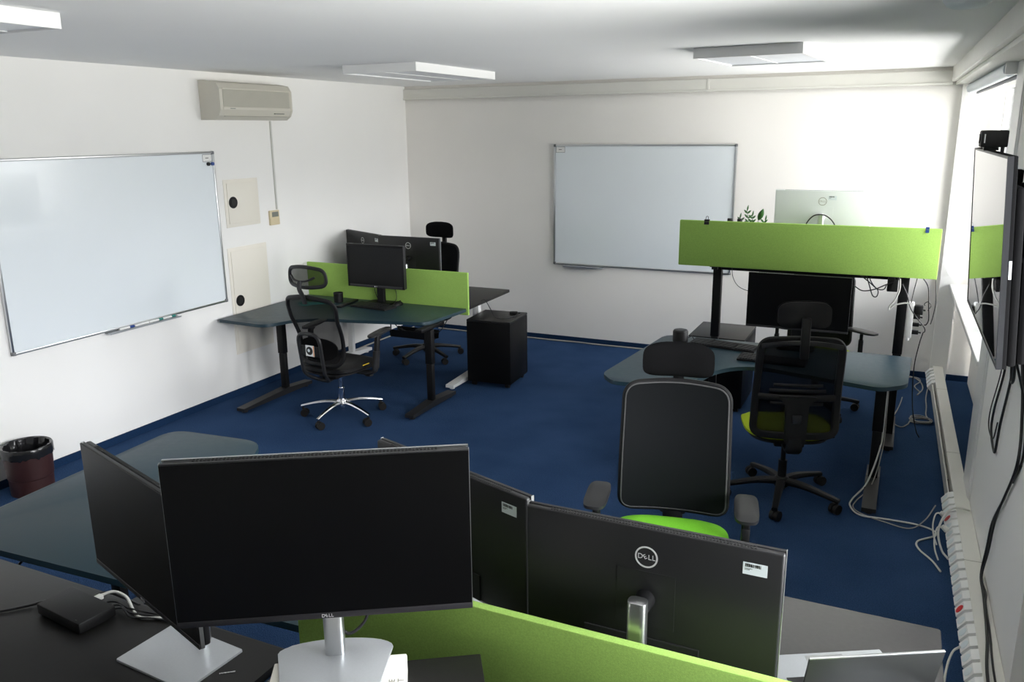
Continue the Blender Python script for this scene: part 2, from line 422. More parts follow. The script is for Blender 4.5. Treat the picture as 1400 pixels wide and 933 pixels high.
# ------------------------------------------------------------------ desks
PET = 'petrol linoleum'
def desk(name, label, loc, rz, top, rads, h, topmat, legs, legmat='black', beam=None, group=None, edge=None):
    """loc: back left corner; top: outline in local xy; legs: [(x, y_front, y_back, y_column)]"""
    t = thing(name, label, 'desk', loc, rz, group)
    pts = round_poly(top, rads)
    mb = MB(); mb.prism(pts, h - 0.025, h, 0.0025); o = mb.build('desktop', topmat, t, smooth=30)
    for (x, yf, yb, yc) in legs:
        mb = MB(); mb.box((x - 0.027, yc - 0.023, 0.03), (x + 0.027, yc + 0.023, h*0.52), 0.006)
        lg = mb.build('leg', legmat, t)
        mb = MB(); mb.box((x - 0.031, yc - 0.027, h*0.52), (x + 0.031, yc + 0.027, h - 0.055), 0.005); mb.build('upper_column', legmat, lg)
        mb = MB()
        pr = [(yb, 0.018), (yb, 0.045), (yc, 0.068), (yf, 0.042), (yf, 0.018)]
        a = [mb._v((x - 0.039, y, z)) for y, z in pr]; b = [mb._v((x + 0.039, y, z)) for y, z in pr]
        mb.face(a); mb.face(b[::-1])
        for i in range(5): mb.face((a[i], b[i], b[(i+1) % 5], a[(i+1) % 5]))
        mb.cyl((x, yf + 0.045, 0), (x, yf + 0.045, 0.02), 0.022, 14); mb.cyl((x, yb - 0.045, 0), (x, yb - 0.045, 0.02), 0.022, 14)
        mb.build('foot', legmat if legmat != 'black' else 'softblack', lg, smooth=0)
        mb = MB(); mb.box((x - 0.03, yc - 0.16, h - 0.050), (x + 0.03, yc + 0.16, h - 0.0255), 0.003); mb.build('top_bracket', legmat, lg)
    x0, x1 = legs[0][0], legs[-1][0]; yc = sum(l[3] for l in legs)/len(legs) if beam is None else beam
    mb = MB(); mb.box((x0 + 0.03, yc - 0.025, h - 0.085), (x1 - 0.03, yc + 0.025, h - 0.035), 0.004); mb.build('crossbeam', legmat, t)
    return t
LTOP = [(0, 0), (0, -1.16), (0.53, -1.16), (0.66, -0.80), (1.02, -0.72), (1.60, -0.70), (1.70, -0.60), (1.70, 0)]
def concave(l, x0, y0, x1, y1, x2, y2, n=8):
    return [((1-t)**2*x0 + 2*t*(1-t)*x1 + t*t*x2, (1-t)**2*y0 + 2*t*(1-t)*y1 + t*t*y2) for t in [i/n for i in range(n + 1)]]
# by the left wall (petrol, deep wing against the wall)
TA = [(0.0, 0.0), (0.0, -1.13)] + [(0.49, -1.15)] + concave(0, 0.56, -0.95, 0.66, -0.77, 0.98, -0.74) + [(1.62, -0.585), (1.665, -0.02), (1.655, 0)]
ra = [0.0, 0.02, 0.10] + [0]*9 + [0.07, 0, 0]
desk('desk', 'petrol wave-shaped desk with black legs against the left wall, black mesh chair at it', (0.045, -1.87, 0), 0, TA, ra, 0.70, 'petrol',
     [(0.32, -1.31, -0.47, -0.77), (1.63, -0.91, -0.24, -0.57)], beam=-0.30)
# behind it, black top on white legs
desk('desk', 'black-brown desk on white legs behind the left green screen', (0.06, -0.95, 0), 0, [(0, 0), (0, -0.86), (1.63, -0.86), (1.61, 0)], 0.01, 0.70, 'dark',
     [(0.13, -1.03, -0.22, -0.50), (1.52, -1.03, -0.22, -0.50)], 'whitem')
# right, petrol low desk
TC = [(0.10, 0.0), (0.0, -1.13)] + [(0.11, -1.265), (0.50, -1.20)] + concave(0, 0.58, -0.98, 0.64, -0.60, 0.92, -0.62) + [(1.56, -0.79), (1.70, -0.66), (1.72, 0)]
rc = [0.10, 0.06, 0.06, 0.10] + [0]*9 + [0.06, 0.06, 0.02]
desk('desk', 'petrol wave-shaped desk with two keyboards under the raised green screen', (3.38, -2.10, 0), 0, TC, rc, 0.70, 'petrol',
     [(0.17, -1.12, -0.30, -0.62), (1.565, -1.00, -0.32, -0.56)], beam=-0.25)
# behind it, raised desk
desk('desk', 'black desk raised to standing height behind the wide green screen', (3.54, -1.20, 0), 0, [(0, 0), (0, -0.80), (1.64, -0.80), (1.64, 0)], 0.01, 1.235, 'dark',
     [(0.225, -0.82, -0.14, -0.58), (1.47, -0.82, -0.14, -0.60)])
# left foreground petrol
TG = [(1.66, 0.0), (0.0, 0.0), (-0.015, 1.205)] + [(0.52, 1.225), (0.62, 1.02)] + concave(0, 0.70, 0.86, 0.80, 0.70, 1.05, 0.68) + [(1.66, 0.60)]
rg = [0.02, 0.02, 0.10, 0.10, 0.10] + [0]*9 + [0.06]
desk('desk', 'grey-petrol wave-shaped desk beside the maroon bin, back to the near black desk', (1.80, -6.242, 0), R(3), TG[::-1], rg[::-1], 0.70, 'petrol',
     [(0.18, 1.08, 0.14, 0.60), (1.50, 0.62, 0.06, 0.32)], beam=0.20)
desk('desk', 'black-brown desk in the left foreground carrying the docking station', (1.78, -6.266, 0), 0, [(0, 0), (0, -0.80), (1.71, -0.80), (1.71, 0)], 0.008, 0.70, 'dark',
     [(0.2, -0.80, -0.06, -0.38), (1.5, -0.80, -0.06, -0.38)])
desk('desk', 'black-brown desk in the right foreground carrying two monitors and an open laptop', (3.48, -5.382, 0), 0, [(0, 0), (0, -0.80), (1.715, -0.80), (1.71, 0)], 0.008, 0.70, 'anthracite',
     [(0.2, -0.78, -0.08, -0.40), (1.5, -0.78, -0.08, -0.40)])
desk('desk', 'black-brown desk nearest the camera under the paper-ream monitor', (3.52, -6.27, 0), 0, [(0, 0), (0, -0.80), (1.68, -0.80), (1.68, 0)], 0.008, 0.70, 'dark',
     [(0.2, -0.80, -0.06, -0.38), (1.48, -0.80, -0.06, -0.38)])

# green felt desk screens
def felt_screen(label, x0, x1, y, z0, z1):
    t = thing('desk_screen', label, 'desk screen', ((x0 + x1)/2, y, z0), 0, 'green felt desk screens')
    w = x1 - x0; h = z1 - z0
    mb = MB(); mb.box((-w/2, -0.014, 0), (w/2, 0.014, h), 0.006); mb.build('felt_panel', 'felt', t)
    for sx in (-1, 1):
        mb = MB(); c = sx*(w/2 - 0.26); mb.box((c - 0.02, 0.0145, -0.02), (c + 0.02, 0.020, 0.09), 0.001); mb.box((c - 0.02, -0.018, -0.02), (c + 0.02, 0.020, -0.0005), 0.001)
        mb.build('clamp', 'black', t)
    return t
felt_screen('dark-looking green felt screen between the two desks by the left wall', 0.045, 1.715, -1.85, 0.640, 1.003)
felt_screen('wide bright green felt screen on the raised desk, clips on its top edge', 3.532, 5.192, -2.035, 1.207, 1.527)
felt_screen('long green felt screen in the foreground, below the logo monitor', 3.475, 5.17, -6.20, 0.665, 0.962)

# ------------------------------------------------------------------ monitors
def dell_logo(mb, at, size, ring=True):
    T0 = mb.M.copy(); mb.M = mb.M @ Matrix.Translation(at)
    s = size
    if ring:
        n = 40; r0, r1 = s*0.43, s*0.5
        A = [[mb._v((r*math.cos(2*PI*i/n), r*math.sin(2*PI*i/n), z)) for i in range(n)] for r in (r0, r1) for z in (0.0, 0.0008)]
        for i in range(n):
            j = (i + 1) % n
            mb.face((A[1][i], A[1][j], A[3][j], A[3][i])); mb.face((A[2][i], A[2][j], A[3][j], A[3][i])); mb.face((A[0][i], A[0][j], A[1][j], A[1][i]))
    k = s*0.33 if ring else s
    mb.text('D', k, 0.0004, (-k*0.80, 0, 0.0004)); mb.text('E', k*0.92, 0.0004, (-k*0.16, 0, 0.0004), R(32))
    mb.text('L', k, 0.0004, (k*0.46, 0, 0.0004)); mb.text('L', k, 0.0004, (k*0.98, 0, 0.0004))
    mb.M = T0
def monitor(label, loc, rz, w=0.65, h=0.385, zb=0.2, sw=0.0, pd=0.11, stand='rect', back='monback', chin=0.014, ringlogo=True, ctop=None,
            frontlogo=True, stickers=((0.0, 0.0),), bodymat=None, thick=0.03, scr='screen', group=None, edge='alu', toptrim=False, front='bezel'):
    t = thing('monitor', label, 'monitor', loc, rz, group)
    P = Matrix.Rotation(sw, 4, 'Z') @ Matrix.Translation((0, -pd, zb + h/2))
    # local panel frame: x across, y depth (front at 0, back +thick), z up
    mb = MB(); mb.M = P.copy(); mb.box((-w/2, 0.001, -h/2), (w/2, 0.012, h/2), 0.002); mb.box((-w/2 + 0.001, 0.012, -h/2 + 0.001), (w/2 - 0.001, thick, h/2 - 0.001), 0.006, 3)
    body = mb.build('housing', back, t)
    mb = MB(); mb.M = P.copy(); mb.box((-w/2 + 0.001, -0.0015, -h/2 + chin), (w/2 - 0.001, 0.001, h/2 - 0.002)); s = mb.build('screen', scr, t, smooth=0)
    mb = MB(); mb.M = P.copy(); mb.box((-w/2, -0.003, -h/2), (w/2, 0.001, -h/2 + chin), 0.001); b = mb.build('chin', front, t)
    mb = MB(); mb.M = P.copy()
    mb.box((-w/2 - 0.0008, 0.002, -h/2), (-w/2 + 0.0008, 0.012, h/2 + 0.0010)); mb.build('trim_edge', edge, body, smooth=0)
    mb = MB(); mb.M = P.copy(); mb.box((w/2 - 0.0008, 0.002, -h/2), (w/2 + 0.0008, 0.012, h/2 + 0.0010))
    
    mb.build('trim_edge', edge, body, smooth=0)
    mb = MB()
    mb.M = P.copy()
    if toptrim: mb.box((-w/2, thick - 0.006, h/2 - 0.003), (w/2, thick + 0.0006, h/2 + 0.0014)); mb.build('top_trim', 'alu', body, smooth=0)
    mb = MB(); mb.M = P.copy()
    nv = int(w*0.8/0.008)
    for i in range(nv):
        x = -w*0.4 + 0.008*i; mb.box((x, 0.015, h/2 - 0.002), (x + 0.0045, thick - 0.004, h/2 + 0.0002))
    mb.build('vent_slots', 'vent', body, smooth=0)
    B = P @ Matrix.Translation((0, thick, 0)) @ Matrix.Rotation(PI, 4, 'Z') @ Matrix.Rotation(PI/2, 4, 'X')     # back plane: x to the viewer's right, y up, z out
    mb = MB(); mb.M = B.copy(); mb.cbox((0, 0.0, 0.0), (0.15, 0.15, 0.0016), 0.0006); mb.build('mount_plate', back, body, smooth=0)
    mb = MB(); mb.M = B.copy(); mb.box((-0.16, -h/2 + 0.004, -0.002), (0.14, -h/2 + 0.085, 0.004), 0.002); mb.build('connector_cover', back if back != 'monback' else 'vent', body, smooth=0)
    if ringlogo:
        mb = MB(); mb.M = B.copy(); dell_logo(mb, (0, h/2 - 0.078, 0.0004), 0.058); lab(mb.build('logo', 'logo' if back != 'monwhite' else 'acgrille', body, smooth=0), 'ring logo reading DELL')
    for k, (sx, sz) in enumerate(stickers):
        x = w/2 - 0.065 + sx; y = h/2 - 0.052 + sz
        mb = MB(); mb.M = B.copy(); mb.cbox((x, y, 0.0004), (0.056, 0.031, 0.0006)); st = lab(mb.build('label_sticker', 'sticker', body, smooth=0), 'pale inventory sticker with a barcode')
        mb = MB(); mb.M = B.copy(); px = x - 0.023
        rr = random.Random(k + 5)
        while px < x + 0.012:
            bw = rr.choice((0.0010, 0.0016, 0.0024)); mb.box((px, y + 0.004, 0.0006), (px + bw, y + 0.012, 0.0010)); px += bw + rr.choice((0.0008, 0.0014))
        mb.box((x - 0.024, y - 0.001, 0.0006), (x - 0.006, y + 0.0002, 0.0009)); mb.box((x - 0.024, y - 0.004, 0.0006), (x - 0.012, y - 0.0028, 0.0009))
        mb.build('barcode', 'ink', st, smooth=0)
    if frontlogo:
        mb = MB(); mb.M = P @ Matrix.Translation((0, -0.0032, -h/2 + chin/2)) @ Matrix.Rotation(PI/2, 4, 'X'); dell_logo(mb, (0, 0, 0), 0.011, False); lab(mb.build('front_logo', 'logo', b, smooth=0), 'small silver letters DELL')
    # stand
    top = ctop if ctop is not None else zb + h*0.62
    if stand == 'black':
        mb = MB(); mb.prism(round_poly([(-0.035, -0.018), (0.035, -0.018), (0.035, 0.018), (-0.035, 0.018)], 0.008), 0.012, top); c = mb.build('stand_column', 'plastic', t)
        mb = MB(); mb.prism(rrect(0.24, 0.15, 0.02, cx=0, cy=-0.015), 0.0, 0.014, 0.004); mb.build('stand_base', 'plastic', t)
    else:
        mb = MB(); mb.prism(round_poly([(-0.0235, -0.0185), (0.0235, -0.0185), (0.0235, 0.0185), (-0.0235, 0.0185)], 0.014), 0.004, top, 0.001); c = mb.build('stand_column', 'alu', t)
        mb = MB()
        if stand == 'flare':
            arc = [(0.136*math.cos(a), 0.006 + 0.045*math.sin(a)) for a in [PI*i/14 for i in range(15)]]
            mb.prism(arc + [(-0.105, -0.165), (0.105, -0.165)], 0.0, 0.006, 0.002)
        else:
            mb.prism(rrect(0.285, 0.205, 0.004, cx=0, cy=-0.082), 0.0, 0.007, 0.002)
        mb.build('stand_base', 'silver', t)
    mb = MB(); mb.M = Matrix.Rotation(sw, 4, 'Z')
    mb.cyl((0, -pd + thick, zb + h/2), (0, -0.012, zb + h/2), 0.026, 24, 0.022); mb.build('tilt_hinge', 'plastic' if back != 'monwhite' else 'white', t)
    return t
monitor('widescreen monitor with black screen on a silver stand on the paper ream', (3.845, -6.504, 0.945), R(31.7), zb=0.153, pd=0.09, stand='flare', ctop=0.36, toptrim=True)
monitor('monitor seen edge-on turned left, square silver foot on the near black desk', (3.222, -6.338, 0.70), R(-4), zb=0.20, sw=R(-14), pd=0.15)
monitor('black-backed monitor with the round logo facing the camera over the long green screen', (4.480, -6.145, 0.70), R(180), zb=0.122, pd=0.095, ctop=0.345)
monitor('dark-backed monitor turned aside, partly behind the paper-ream monitor', (3.811, -5.994, 0.70), R(161.6), zb=0.118, pd=0.09, ctop=0.33)
monitor('monitor with its back to the camera, angled left behind the small thick-framed monitor', (0.275, -1.385, 0.70), R(154.5), zb=0.14, pd=0.09, ctop=0.29)
monitor('monitor with its back to the camera, straight behind the left green screen', (0.925, -1.575, 0.70), R(180), zb=0.143, pd=0.09, ctop=0.29)
monitor('black monitor with dark screen standing under the raised desk', (4.385, -2.140, 0.70), R(0), w=0.645, h=0.368, zb=0.150, pd=0.11, stand='black', edge='bezel', frontlogo=False)
monitor('silver-white backed monitor standing on the raised desk', (4.425, -1.555, 1.235), R(180), w=0.66, h=0.38, zb=0.098, pd=0.09, back='monwhite', ctop=0.31, stickers=((-0.2, 0.0),), edge='monwhite')
lg = monitor('small thick-framed black monitor in front of the left green screen', (0.905, -1.945, 0.70), R(0), w=0.575, h=0.372, zb=0.148, pd=0.075, thick=0.045, stand='black', edge='bezel', frontlogo=False, ringlogo=False, stickers=(), chin=0.022)
# frame around the small monitor's screen and its round mark
for ch in [c for c in bpy.data.objects if c.parent is lg and c.name.startswith('chin')]:
    P = Matrix.Translation((0, -0.075, 0.148 + 0.186))
    mb = MB(); mb.M = P; mb.box((-0.2875, -0.004, 0.168), (0.2875, 0.001, 0.186), 0.001)
    for sx in (-1, 1): mb.box((sx*0.279 - 0.0085, -0.004, -0.186), (sx*0.279 + 0.0085, 0.001, 0.168), 0.001)
    mb.build('screen_frame', 'plastic', lg)
    mb = MB(); mb.M = P @ Matrix.Translation((0, -0.0035, -0.175)) @ Matrix.Rotation(PI/2, 4, 'X'); mb.cyl((-0.010, 0, 0), (-0.010, 0, 0.0006), 0.0055, 16); mb.text('LG', 0.012, 0.0003, (0.006, 0, 0.0003))
    lab(mb.build('front_logo', 'logo', ch, smooth=0), 'small pale mark and letters LG')

# ------------------------------------------------------------------ office chairs
def star_base(t, m, r=0.335, spin=0.0, zc=0.115, legw=0.027):
    mb = MB(); mb.lathe([(0.030, zc - 0.045), (0.042, zc - 0.035), (0.042, zc + 0.012), (0.032, zc + 0.024)], 24); mb.build('base_hub', m, t)
    for k in range(5):
        a = spin + 2*PI*k/5; d = Vector((math.cos(a), math.sin(a), 0))
        mb = MB(); pts = [d*q + Vector((0, 0, z)) for q, z in ((0.03, zc - 0.005), (0.12, zc - 0.004), (0.22, zc - 0.018), (r + 0.012, zc - 0.042))]
        mb.sweep(smoothpts(pts, 4), legw, legw*0.74, n=10, up=(0, 0, 1), taper=lambda q: 1.0 - 0.38*q, square=True)
        mb.build('leg', m, t)
        c = d*r; ang = a + 1.1 + k*1.7; wd = Vector((math.cos(ang), math.sin(ang), 0)); f = Vector((-wd.y, wd.x, 0))
        mb = MB(); q = c + f*0.012
        for sx in (-1, 1): mb.cyl(q + wd*(sx*0.004) + Vector((0, 0, 0.0297)), q + wd*(sx*0.025) + Vector((0, 0, 0.0297)), 0.0295, 20)
        mb.cyl(c + Vector((0, 0, 0.03)), c + Vector((0, 0, 0.078)), 0.0085, 10)
        mb.cyl(q + wd*-0.0035 + Vector((0, 0, 0.030)), q + wd*0.0035 + Vector((0, 0, 0.030)), 0.024, 16)
        mb.build('caster', 'rubber', t)
def lift(t, m, z1=0.41, m2='plastic'):
    mb = MB(); mb.cyl((0, 0, 0.06), (0, 0, 0.24), 0.025, 20); mb.cyl((0, 0, 0.2405), (0, 0, z1), 0.0145, 16)
    mb.build('gas_lift', m, t)
    mb = MB(); mb.box((-0.085, -0.15, z1 - 0.035), (0.085, 0.13, z1 + 0.012), 0.012); mb.box((0.086, 0.02, z1 - 0.022), (0.25, 0.035, z1 - 0.008), 0.004); mb.box((0.235, 0.005, z1 - 0.026), (0.285, 0.05, z1 - 0.010), 0.006)
    mb.build('tilt_mechanism', m2, t)
def superell(w, d, p=3.2, n=40, cx=0, cy=0):
    out = []
    for i in range(n):
        a = 2*PI*i/n; c, s = math.cos(a), math.sin(a)
        out.append((cx + w/2*math.copysign(abs(c)**(2/p), c), cy + d/2*math.copysign(abs(s)**(2/p), s)))
    return out
def seat(t, m, zt=0.50, w=0.49, d=0.47, th=0.065):
    def warp(a, b, z): return (a, b, z + 0.010*(abs(a)/(w/2))**2.5 - (0.030*max(0, (b - d*0.18)/(d*0.32))**2))
    mb = MB(); mb.pad(superell(w, d, 3.4, 44, 0, 0.015), lambda r: zt - 0.010 - 0.030*r**7, lambda r: zt - th + 0.010*r**6, 7, warp=warp)
    mb.build('seat', m, t, smooth=60)
    mb = MB(); mb.pad(superell(w*0.90, d*0.92, 3.4, 40, 0, 0.0), lambda r: zt - th - 0.0005, lambda r: zt - th - 0.022 + 0.008*r**4, 4, warp=warp)
    mb.build('seat_shell', 'plastic', t, smooth=50)
def armrest(t, sx, x=0.305, zp=0.66, y=-0.05, zs=0.425, padm='softblack', spin=0.0):
    mb = MB()
    mb.sweep(smoothpts([(sx*0.15, y + 0.05, zs - 0.015), (sx*0.24, y + 0.05, zs - 0.018), (sx*(x - 0.01), y + 0.045, zs + 0.01), (sx*x, y + 0.04, zs + 0.07)], 5), 0.012, 0.026, n=12, up=(0, 1, 0), square=True)
    mb.box((sx*x - 0.017, y + 0.012, zs + 0.05), (sx*x + 0.017, y + 0.066, zp - 0.07), 0.006)
    mb.box((sx*x - 0.012, y + 0.018, zp - 0.071), (sx*x + 0.012, y + 0.060, zp - 0.022), 0.004)
    a = mb.build('armrest', 'plastic', t)
    mb = MB(); mb.M = Matrix.Translation((sx*x, y, 0)) @ Matrix.Rotation(spin, 4, 'Z') @ Matrix.Translation((-sx*x, -y, 0)); mb.pad(superell(0.098, 0.265, 3.8, 32, sx*x, y), lambda r: zp - 0.006*r**6, lambda r: zp - 0.025 + 0.006*r**6, 4)
    mb.build('arm_pad', padm, a, smooth=50)
def task_chair(label, loc, rz, seatm, spin=0.0, dz=0.0, net='net', rec=0.03, pad_spin=0.0, head_tilt=0.0, piping=None, zseat=0.50, back_y=-0.235, head_w=0.285, hz=0.0, arms=0.305, arm_z=0.66):
    t = thing('office_chair', label, 'office chair', loc, rz)
    star_base(t, 'plastic', spin=spin); lift(t, 'black'); seat(t, seatm, zseat)
    for sx in (-1, 1):
        if arms: armrest(t, sx, arms, arm_z, spin=pad_spin)
    z0, z1 = 0.485 + dz, 1.055 + dz
    wt, wb = 0.215, 0.225
    def by(z, x=0.0):
        v = (z - z0)/(z1 - z0)
        return back_y - rec*v + 0.020*math.sin(PI*min(1, max(0, v*1.25)))*1.0 + 0.030*(abs(x)/0.22)**2 - 0.018
    raw = [(-wb, z0), (wb, z0), (wt, z1 - 0.02), (wt - 0.09, z1), (-wt + 0.09, z1), (-wt, z1 - 0.02)]
    out = round_poly([(wb, z0), (wt, z1 - 0.012), (0.0, z1 + 0.006), (-wt, z1 - 0.012), (-wb, z0)], [0.055, 0.060, 0.2, 0.060, 0.055], 9)
    # resample densely so that the curve of the back shows
    ring = []
    for i in range(len(out)):
        a = Vector(out[i]); b = Vector(out[(i+1) % len(out)]); n = max(1, int((b - a).length/0.035))
        for k in range(n): ring.append(tuple(a + (b - a)*k/n))
    # frame
    mb = MB(); mb.sweep([(x*0.985, by(z, x) - 0.012, z0 + (z - z0)*0.985 + 0.004) for x, z in ring], 0.021, 0.011, n=10, closed=True, up=(0, 1, 0), square=True)
    fr = mb.build('backrest_frame', 'plastic', t)
    mb = MB(); mb.pad(ring, lambda r: 0.004, lambda r: 0.0, 7, warp=lambda a, b, d: (a, by(b, a) + d, b))
    mb.build('backrest_mesh', net, t, smooth=60)
    if piping:
        mb = MB(); mb.sweep([(x*1.003, by(z, x) + 0.001, z) for x, z in ring], 0.0042, n=6, closed=True); lab(mb.build('piping', piping, fr), 'grey piping round the backrest edge')
    # lower bar, spine, lumbar bars
    zb = z0 + 0.225
    mb = MB(); mb.sweep([(x, by(zb, x) - 0.016, zb) for x in [-0.205 + 0.041*i for i in range(11)]], 0.009, 0.018, n=8, up=(0, 0, 1), square=True)
    pr = [(-0.105, zb + 0.012), (0.105, zb + 0.012), (0.062, zb - 0.035), (0.056, z0 - 0.03), (-0.056, z0 - 0.03), (-0.062, zb - 0.035)]
    pp = round_poly(pr, 0.012, 4)
    A = [mb._v((x, by(z) - 0.016, z)) for x, z in pp]; B = [mb._v((x, by(z) - 0.050 + 0.006*abs(x)/0.05, z)) for x, z in pp]
    mb.face(A); mb.face(B[::-1])
    for i in range(len(pp)): mb.face((A[i], A[(i+1) % len(pp)], B[(i+1) % len(pp)], B[i]))
    zm = z0 - 0.02
    mb.sweep(smoothpts([(0, by(zm) - 0.028, zm + 0.02), (0, by(zm) - 0.02, zm - 0.06), (0, -0.17, 0.395), (0, -0.12, 0.395)], 5), 0.044, 0.020, n=10, up=(0, 0.3, 1), square=True)
    sp = mb.build('back_spine', 'plastic', t)
    mb = MB(); mb.box((-0.024, by(zb - 0.11) - 0.062, zb - 0.135), (0.024, by(zb - 0.11) - 0.0465, zb - 0.085), 0.005); mb.build('height_button', 'softblack', sp)
    mb = MB()
    for zz, ww in ((zb + 0.075, 0.13), (zb + 0.042, 0.15), (zb - 0.035, 0.14)):
        mb.sweep([(x, by(zz, x) - 0.0155, zz) for x in [-ww + ww*i/4 for i in range(9)]], 0.006, 0.010, n=8, up=(0, 0, 1))
    mb.build('lumbar_support', 'plastic', t)
    # headrest bracket: arched bar across the top and an upright
    ztp = z1 - 0.045
    mb = MB(); mb.sweep(smoothpts([(x, by(ztp, x) - 0.024 - 0.035*(1 - (x/0.21)**2), ztp + 0.035*(1 - (x/0.21)**2)) for x in (-0.21, -0.14, -0.07, 0, 0.07, 0.14, 0.21)], 4), 0.006, 0.013, n=10, up=(0, 0, 1), square=True)
    br = mb.build('headrest_bracket', 'softblack', t)
    yb = by(ztp) - 0.058
    mb = MB(); mb.box((-0.023, yb - 0.012, ztp - 0.05), (0.023, yb + 0.014, ztp + 0.165 + hz), 0.006); mb.build('headrest_post', 'plastic', br)
    zc = z1 + 0.118 + hz; hw, hh = head_w, 0.145
    hout = [(a, b + 0.012*(1 - (a/(hw/2))**2) if b > 0 else b + 0.006*(1 - (a/(hw/2))**2)) for a, b in superell(hw, hh, 4.2, 48)]
    yh = by(ztp) - 0.012
    def hwarp(a, b, d): return (a, yh + d + 0.9*a*a + head_tilt*b - 0.25*(b*b)*4, zc + b)
    mb = MB(); mb.pad(hout, lambda r: 0.030 - 0.018*r**4, lambda r: 0.004, 6, warp=hwarp); mb.build('headrest', 'fabblack', t, smooth=60)
    mb = MB(); mb.pad([(a*0.97, b*0.96) for a, b in hout], lambda r: 0.0035, lambda r: -0.020 + 0.016*r**3, 6, warp=hwarp); mb.build('headrest_shell', 'plastic', t, smooth=60)
    return t
task_chair('black office chair facing the camera with bright green seat and mesh back, nearest chair', (4.215, -4.79, 0), R(191), 'grass', spin=0.4, dz=0.040, net='netdense', piping='pipe', zseat=0.535, head_w=0.30, hz=-0.022)
task_chair('black mesh office chair seen from behind at the petrol desk, yellow-green seat', (4.455, -3.05, 0), R(17), 'lime', spin=R(-88 - 17), dz=0.0, net='net', arms=0, rec=0.05, hz=0.007)
task_chair('black office chair mostly hidden under the raised desk, armrests and a caster showing', (4.455, -1.30, 0), R(183), 'lime', spin=R(20 - 183), dz=0.0, net='netdense', pad_spin=R(50))
task_chair('black office chair with headrest behind the two monitors by the left wall', (0.85, -1.14, 0), R(172), 'grass', spin=R(-98 - 172), dz=0.03, net='netdense', hz=0.01, head_w=0.33)

